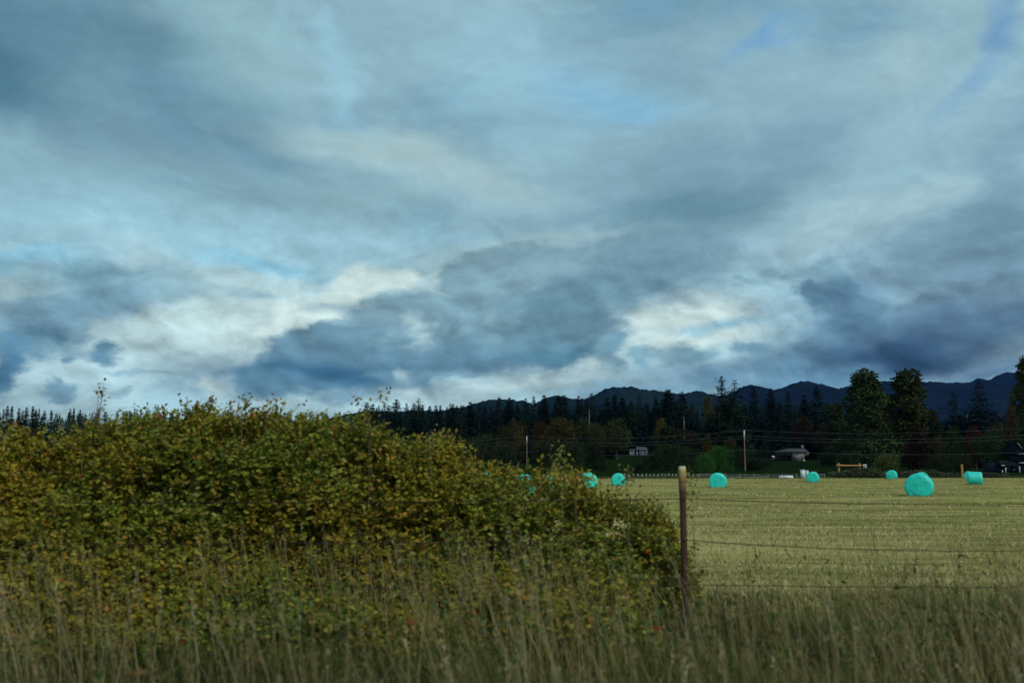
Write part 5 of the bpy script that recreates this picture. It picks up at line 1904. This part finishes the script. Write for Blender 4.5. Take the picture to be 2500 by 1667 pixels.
def stubble(n, y0, y1, hmin, hmax, w, seed, p=1.0, foot=False):
    r = np.random.default_rng(seed)
    yy = (y0 ** (1 - p) + r.random(n) * (y1 ** (1 - p) - y0 ** (1 - p))) ** (1 / (1 - p)) if p != 1 else y0 * (y1 / y0) ** r.random(n)
    xx = (r.random(n) * 2 - 1) * (yy * 0.56 + 1)
    keep = (xx > -0.15 * yy) & (yy < edge_y(xx) - 0.5)
    xx, yy = xx[keep], yy[keep]
    m = len(xx)
    row_ = fbm(xx / 14.0, yy / 2.6, 0, 4, 11)
    streak = fbm(xx / 5.0, yy / 0.9, 0, 3, 44)
    wts = np.clip((0.44 - streak) * 7, 0, 0.9)
    col = pick(r, STUBC[:3], [0.45, 0.35, 0.2], m)
    dk = wts > r.random(m)
    col[dk] = pick(r, STUBC[3:] + [STUBC[1]], [0.4, 0.3, 0.3], m)[dk]
    H = r.uniform(hmin, hmax, m) * (0.5 + row_)
    zz = gz(xx, yy) + relief(xx, yy) - 0.015
    if foot:                                            # hay left round the foot of each bale
        for (px, Yb, dia, *_q) in BALES:
            k = 420
            bx_, a2 = at(px, 1180, Yb).x, r.uniform(0, 6.283, k)
            rr_ = r.uniform(0.50, 0.95, k)
            x2_, y2_ = bx_ + np.cos(a2) * rr_ * dia / 1.34, Yb + np.sin(a2) * rr_ * dia / 1.34
            xx, yy = np.concatenate([xx, x2_]), np.concatenate([yy, y2_])
            zz = np.concatenate([zz, gz(x2_, y2_) + relief(x2_, y2_) - 0.015])
            H = np.concatenate([H, r.uniform(0.05, 0.17, k)])
            col = np.concatenate([col, pick(r, STUBC, [0.3, 0.3, 0.1, 0.2, 0.1], k)])
        m = len(xx)
        yy = yy.copy()
    b = MB()
    blades(b, xx, yy, zz, H, np.full(m, 1.0) * w * (0.6 + yy / y0 * 0.6), r.uniform(0.3, 1.6, m), col, seed + 1, 2, 0.25)
    return b


tag(stubble(62000, 9.6, 34, 0.04, 0.13, 0.010, 101).obj('field_stubble', M_GRASS), 'cut tan stubble on the near part of the field behind the fence', 'stubble', kind='stuff')
tag(stubble(30000, 30, 165, 0.05, 0.16, 0.035, 102, 0.4, True).obj('field_stubble', M_GRASS), 'streaky pale hay stubble on the far part of the field', 'stubble', kind='stuff')

# rank grass and brambles along the far edge of the field
r = np.random.default_rng(303)
n = 26000
xx = r.uniform(-60, 140, n)
yy = edge_y(xx) + r.uniform(0, 14, n)
eb = MB()
blades(eb, xx, yy, gz(xx, yy) - 0.03, r.uniform(0.15, 0.55, n) * (0.5 + fbm(xx / 5, yy / 5, 0, 2, 4)), np.full(n, 0.10), r.uniform(0.1, 0.6, n), pick(r, [(0.05, 0.07, 0.02), (0.10, 0.10, 0.035), (0.035, 0.05, 0.018), (0.14, 0.12, 0.05)], [0.4, 0.2, 0.3, 0.1], n), 7, 2)
tag(eb.obj('rank_grass', M_GRASS), 'dark uncut grass along the far edge of the field', 'grass', kind='stuff')


def thicket(px0, px1, ytop, Y, seed, lab, n=5200, c=(0.040, 0.050, 0.022)):
    r = np.random.default_rng(seed)
    xa, xb = at(px0, 1160, Y).x, at(px1, 1160, Y).x
    zt = at(px0, ytop, Y).z
    mid = (xa + xb) / 2
    e = tag(empty('bramble_thicket', (mid, Y, 0)), lab, 'brambles')
    x = r.uniform(xa, xb, n)
    h = zt * np.clip(np.sin(np.pi * (x - xa) / (xb - xa)), 0, 1) ** 0.35 * (0.65 + 0.5 * fbm(x / 1.6, 0, 0, 3, seed))
    t = r.random(n) ** 0.6
    P = np.stack([x - mid, r.normal(0, 1.2, n) * np.sqrt(1 - t * 0.8), h * t], 1)
    b = MB()
    g = r.uniform(0.6, 1.4, (n, 1))
    cc = np.array(c) * g
    pale = r.random(n) < 0.06
    cc[pale] = np.array((0.16, 0.15, 0.11)) * g[pale]
    cards(b, P, r.uniform(0.14, 0.30, n), 0.6, cc, r.normal(0, 0.7, (n, 3)) + np.array([0, -0.3, 0.7]), None, 0.3, seed)
    tag(b.obj('foliage', M_LEAF, e), kind='stuff')
    cb = MB()
    for k in range(60):
        x0, y0 = r.uniform(xa, xb) - mid, r.normal(0, 0.8)
        t_ = np.linspace(0, 1, 6)
        hh = zt * r.uniform(0.5, 1.1)
        cb.tube(np.stack([x0 + r.normal(0, 1.0) * t_ ** 2, y0 - 0.4 * t_, hh * (t_ - 0.25 * t_ ** 3)], 1), 0.03, 3, (0.16, 0.13, 0.10), cap=False)
    tag(cb.obj('canes', M_CANE, e), kind='stuff')


thicket(2040, 2155, 1142, 163, 1, 'low dark bramble thicket at the foot of the log frame')
thicket(2140, 2330, 1147, 164, 2, 'bramble thicket behind the largest bale', 6500)
thicket(2330, 2440, 1150, 168, 3, 'dark weedy thicket behind the side-on bale', 4000, (0.030, 0.036, 0.018))
thicket(1560, 1710, 1158, 172, 4, 'low weedy strip behind the white-tipped stakes', 3000, (0.034, 0.048, 0.020))
thicket(1700, 1880, 1157, 176, 5, 'low weedy strip behind the metal post fence', 3000, (0.030, 0.044, 0.020))

# ------------------------------------------------------------------ haze
hb = MB()
hb.box(-7600, 7600, -3300, 7600, -5, 760)
M_HAZE = bpy.data.materials.new('haze')
M_HAZE.use_nodes = True
nt = M_HAZE.node_tree
nt.nodes.clear()
out = nt.nodes.new('ShaderNodeOutputMaterial')
pv = nt.nodes.new('ShaderNodeVolumePrincipled')
pv.inputs['Color'].default_value = (0.10, 0.34, 1.0, 1)
pv.inputs['Density'].default_value = 1.3e-5
pv.inputs['Anisotropy'].default_value = 0.2
nt.links.new(pv.outputs[0], out.inputs['Volume'])
haze = hb.obj('haze', M_HAZE)
tag(haze, kind='stuff')
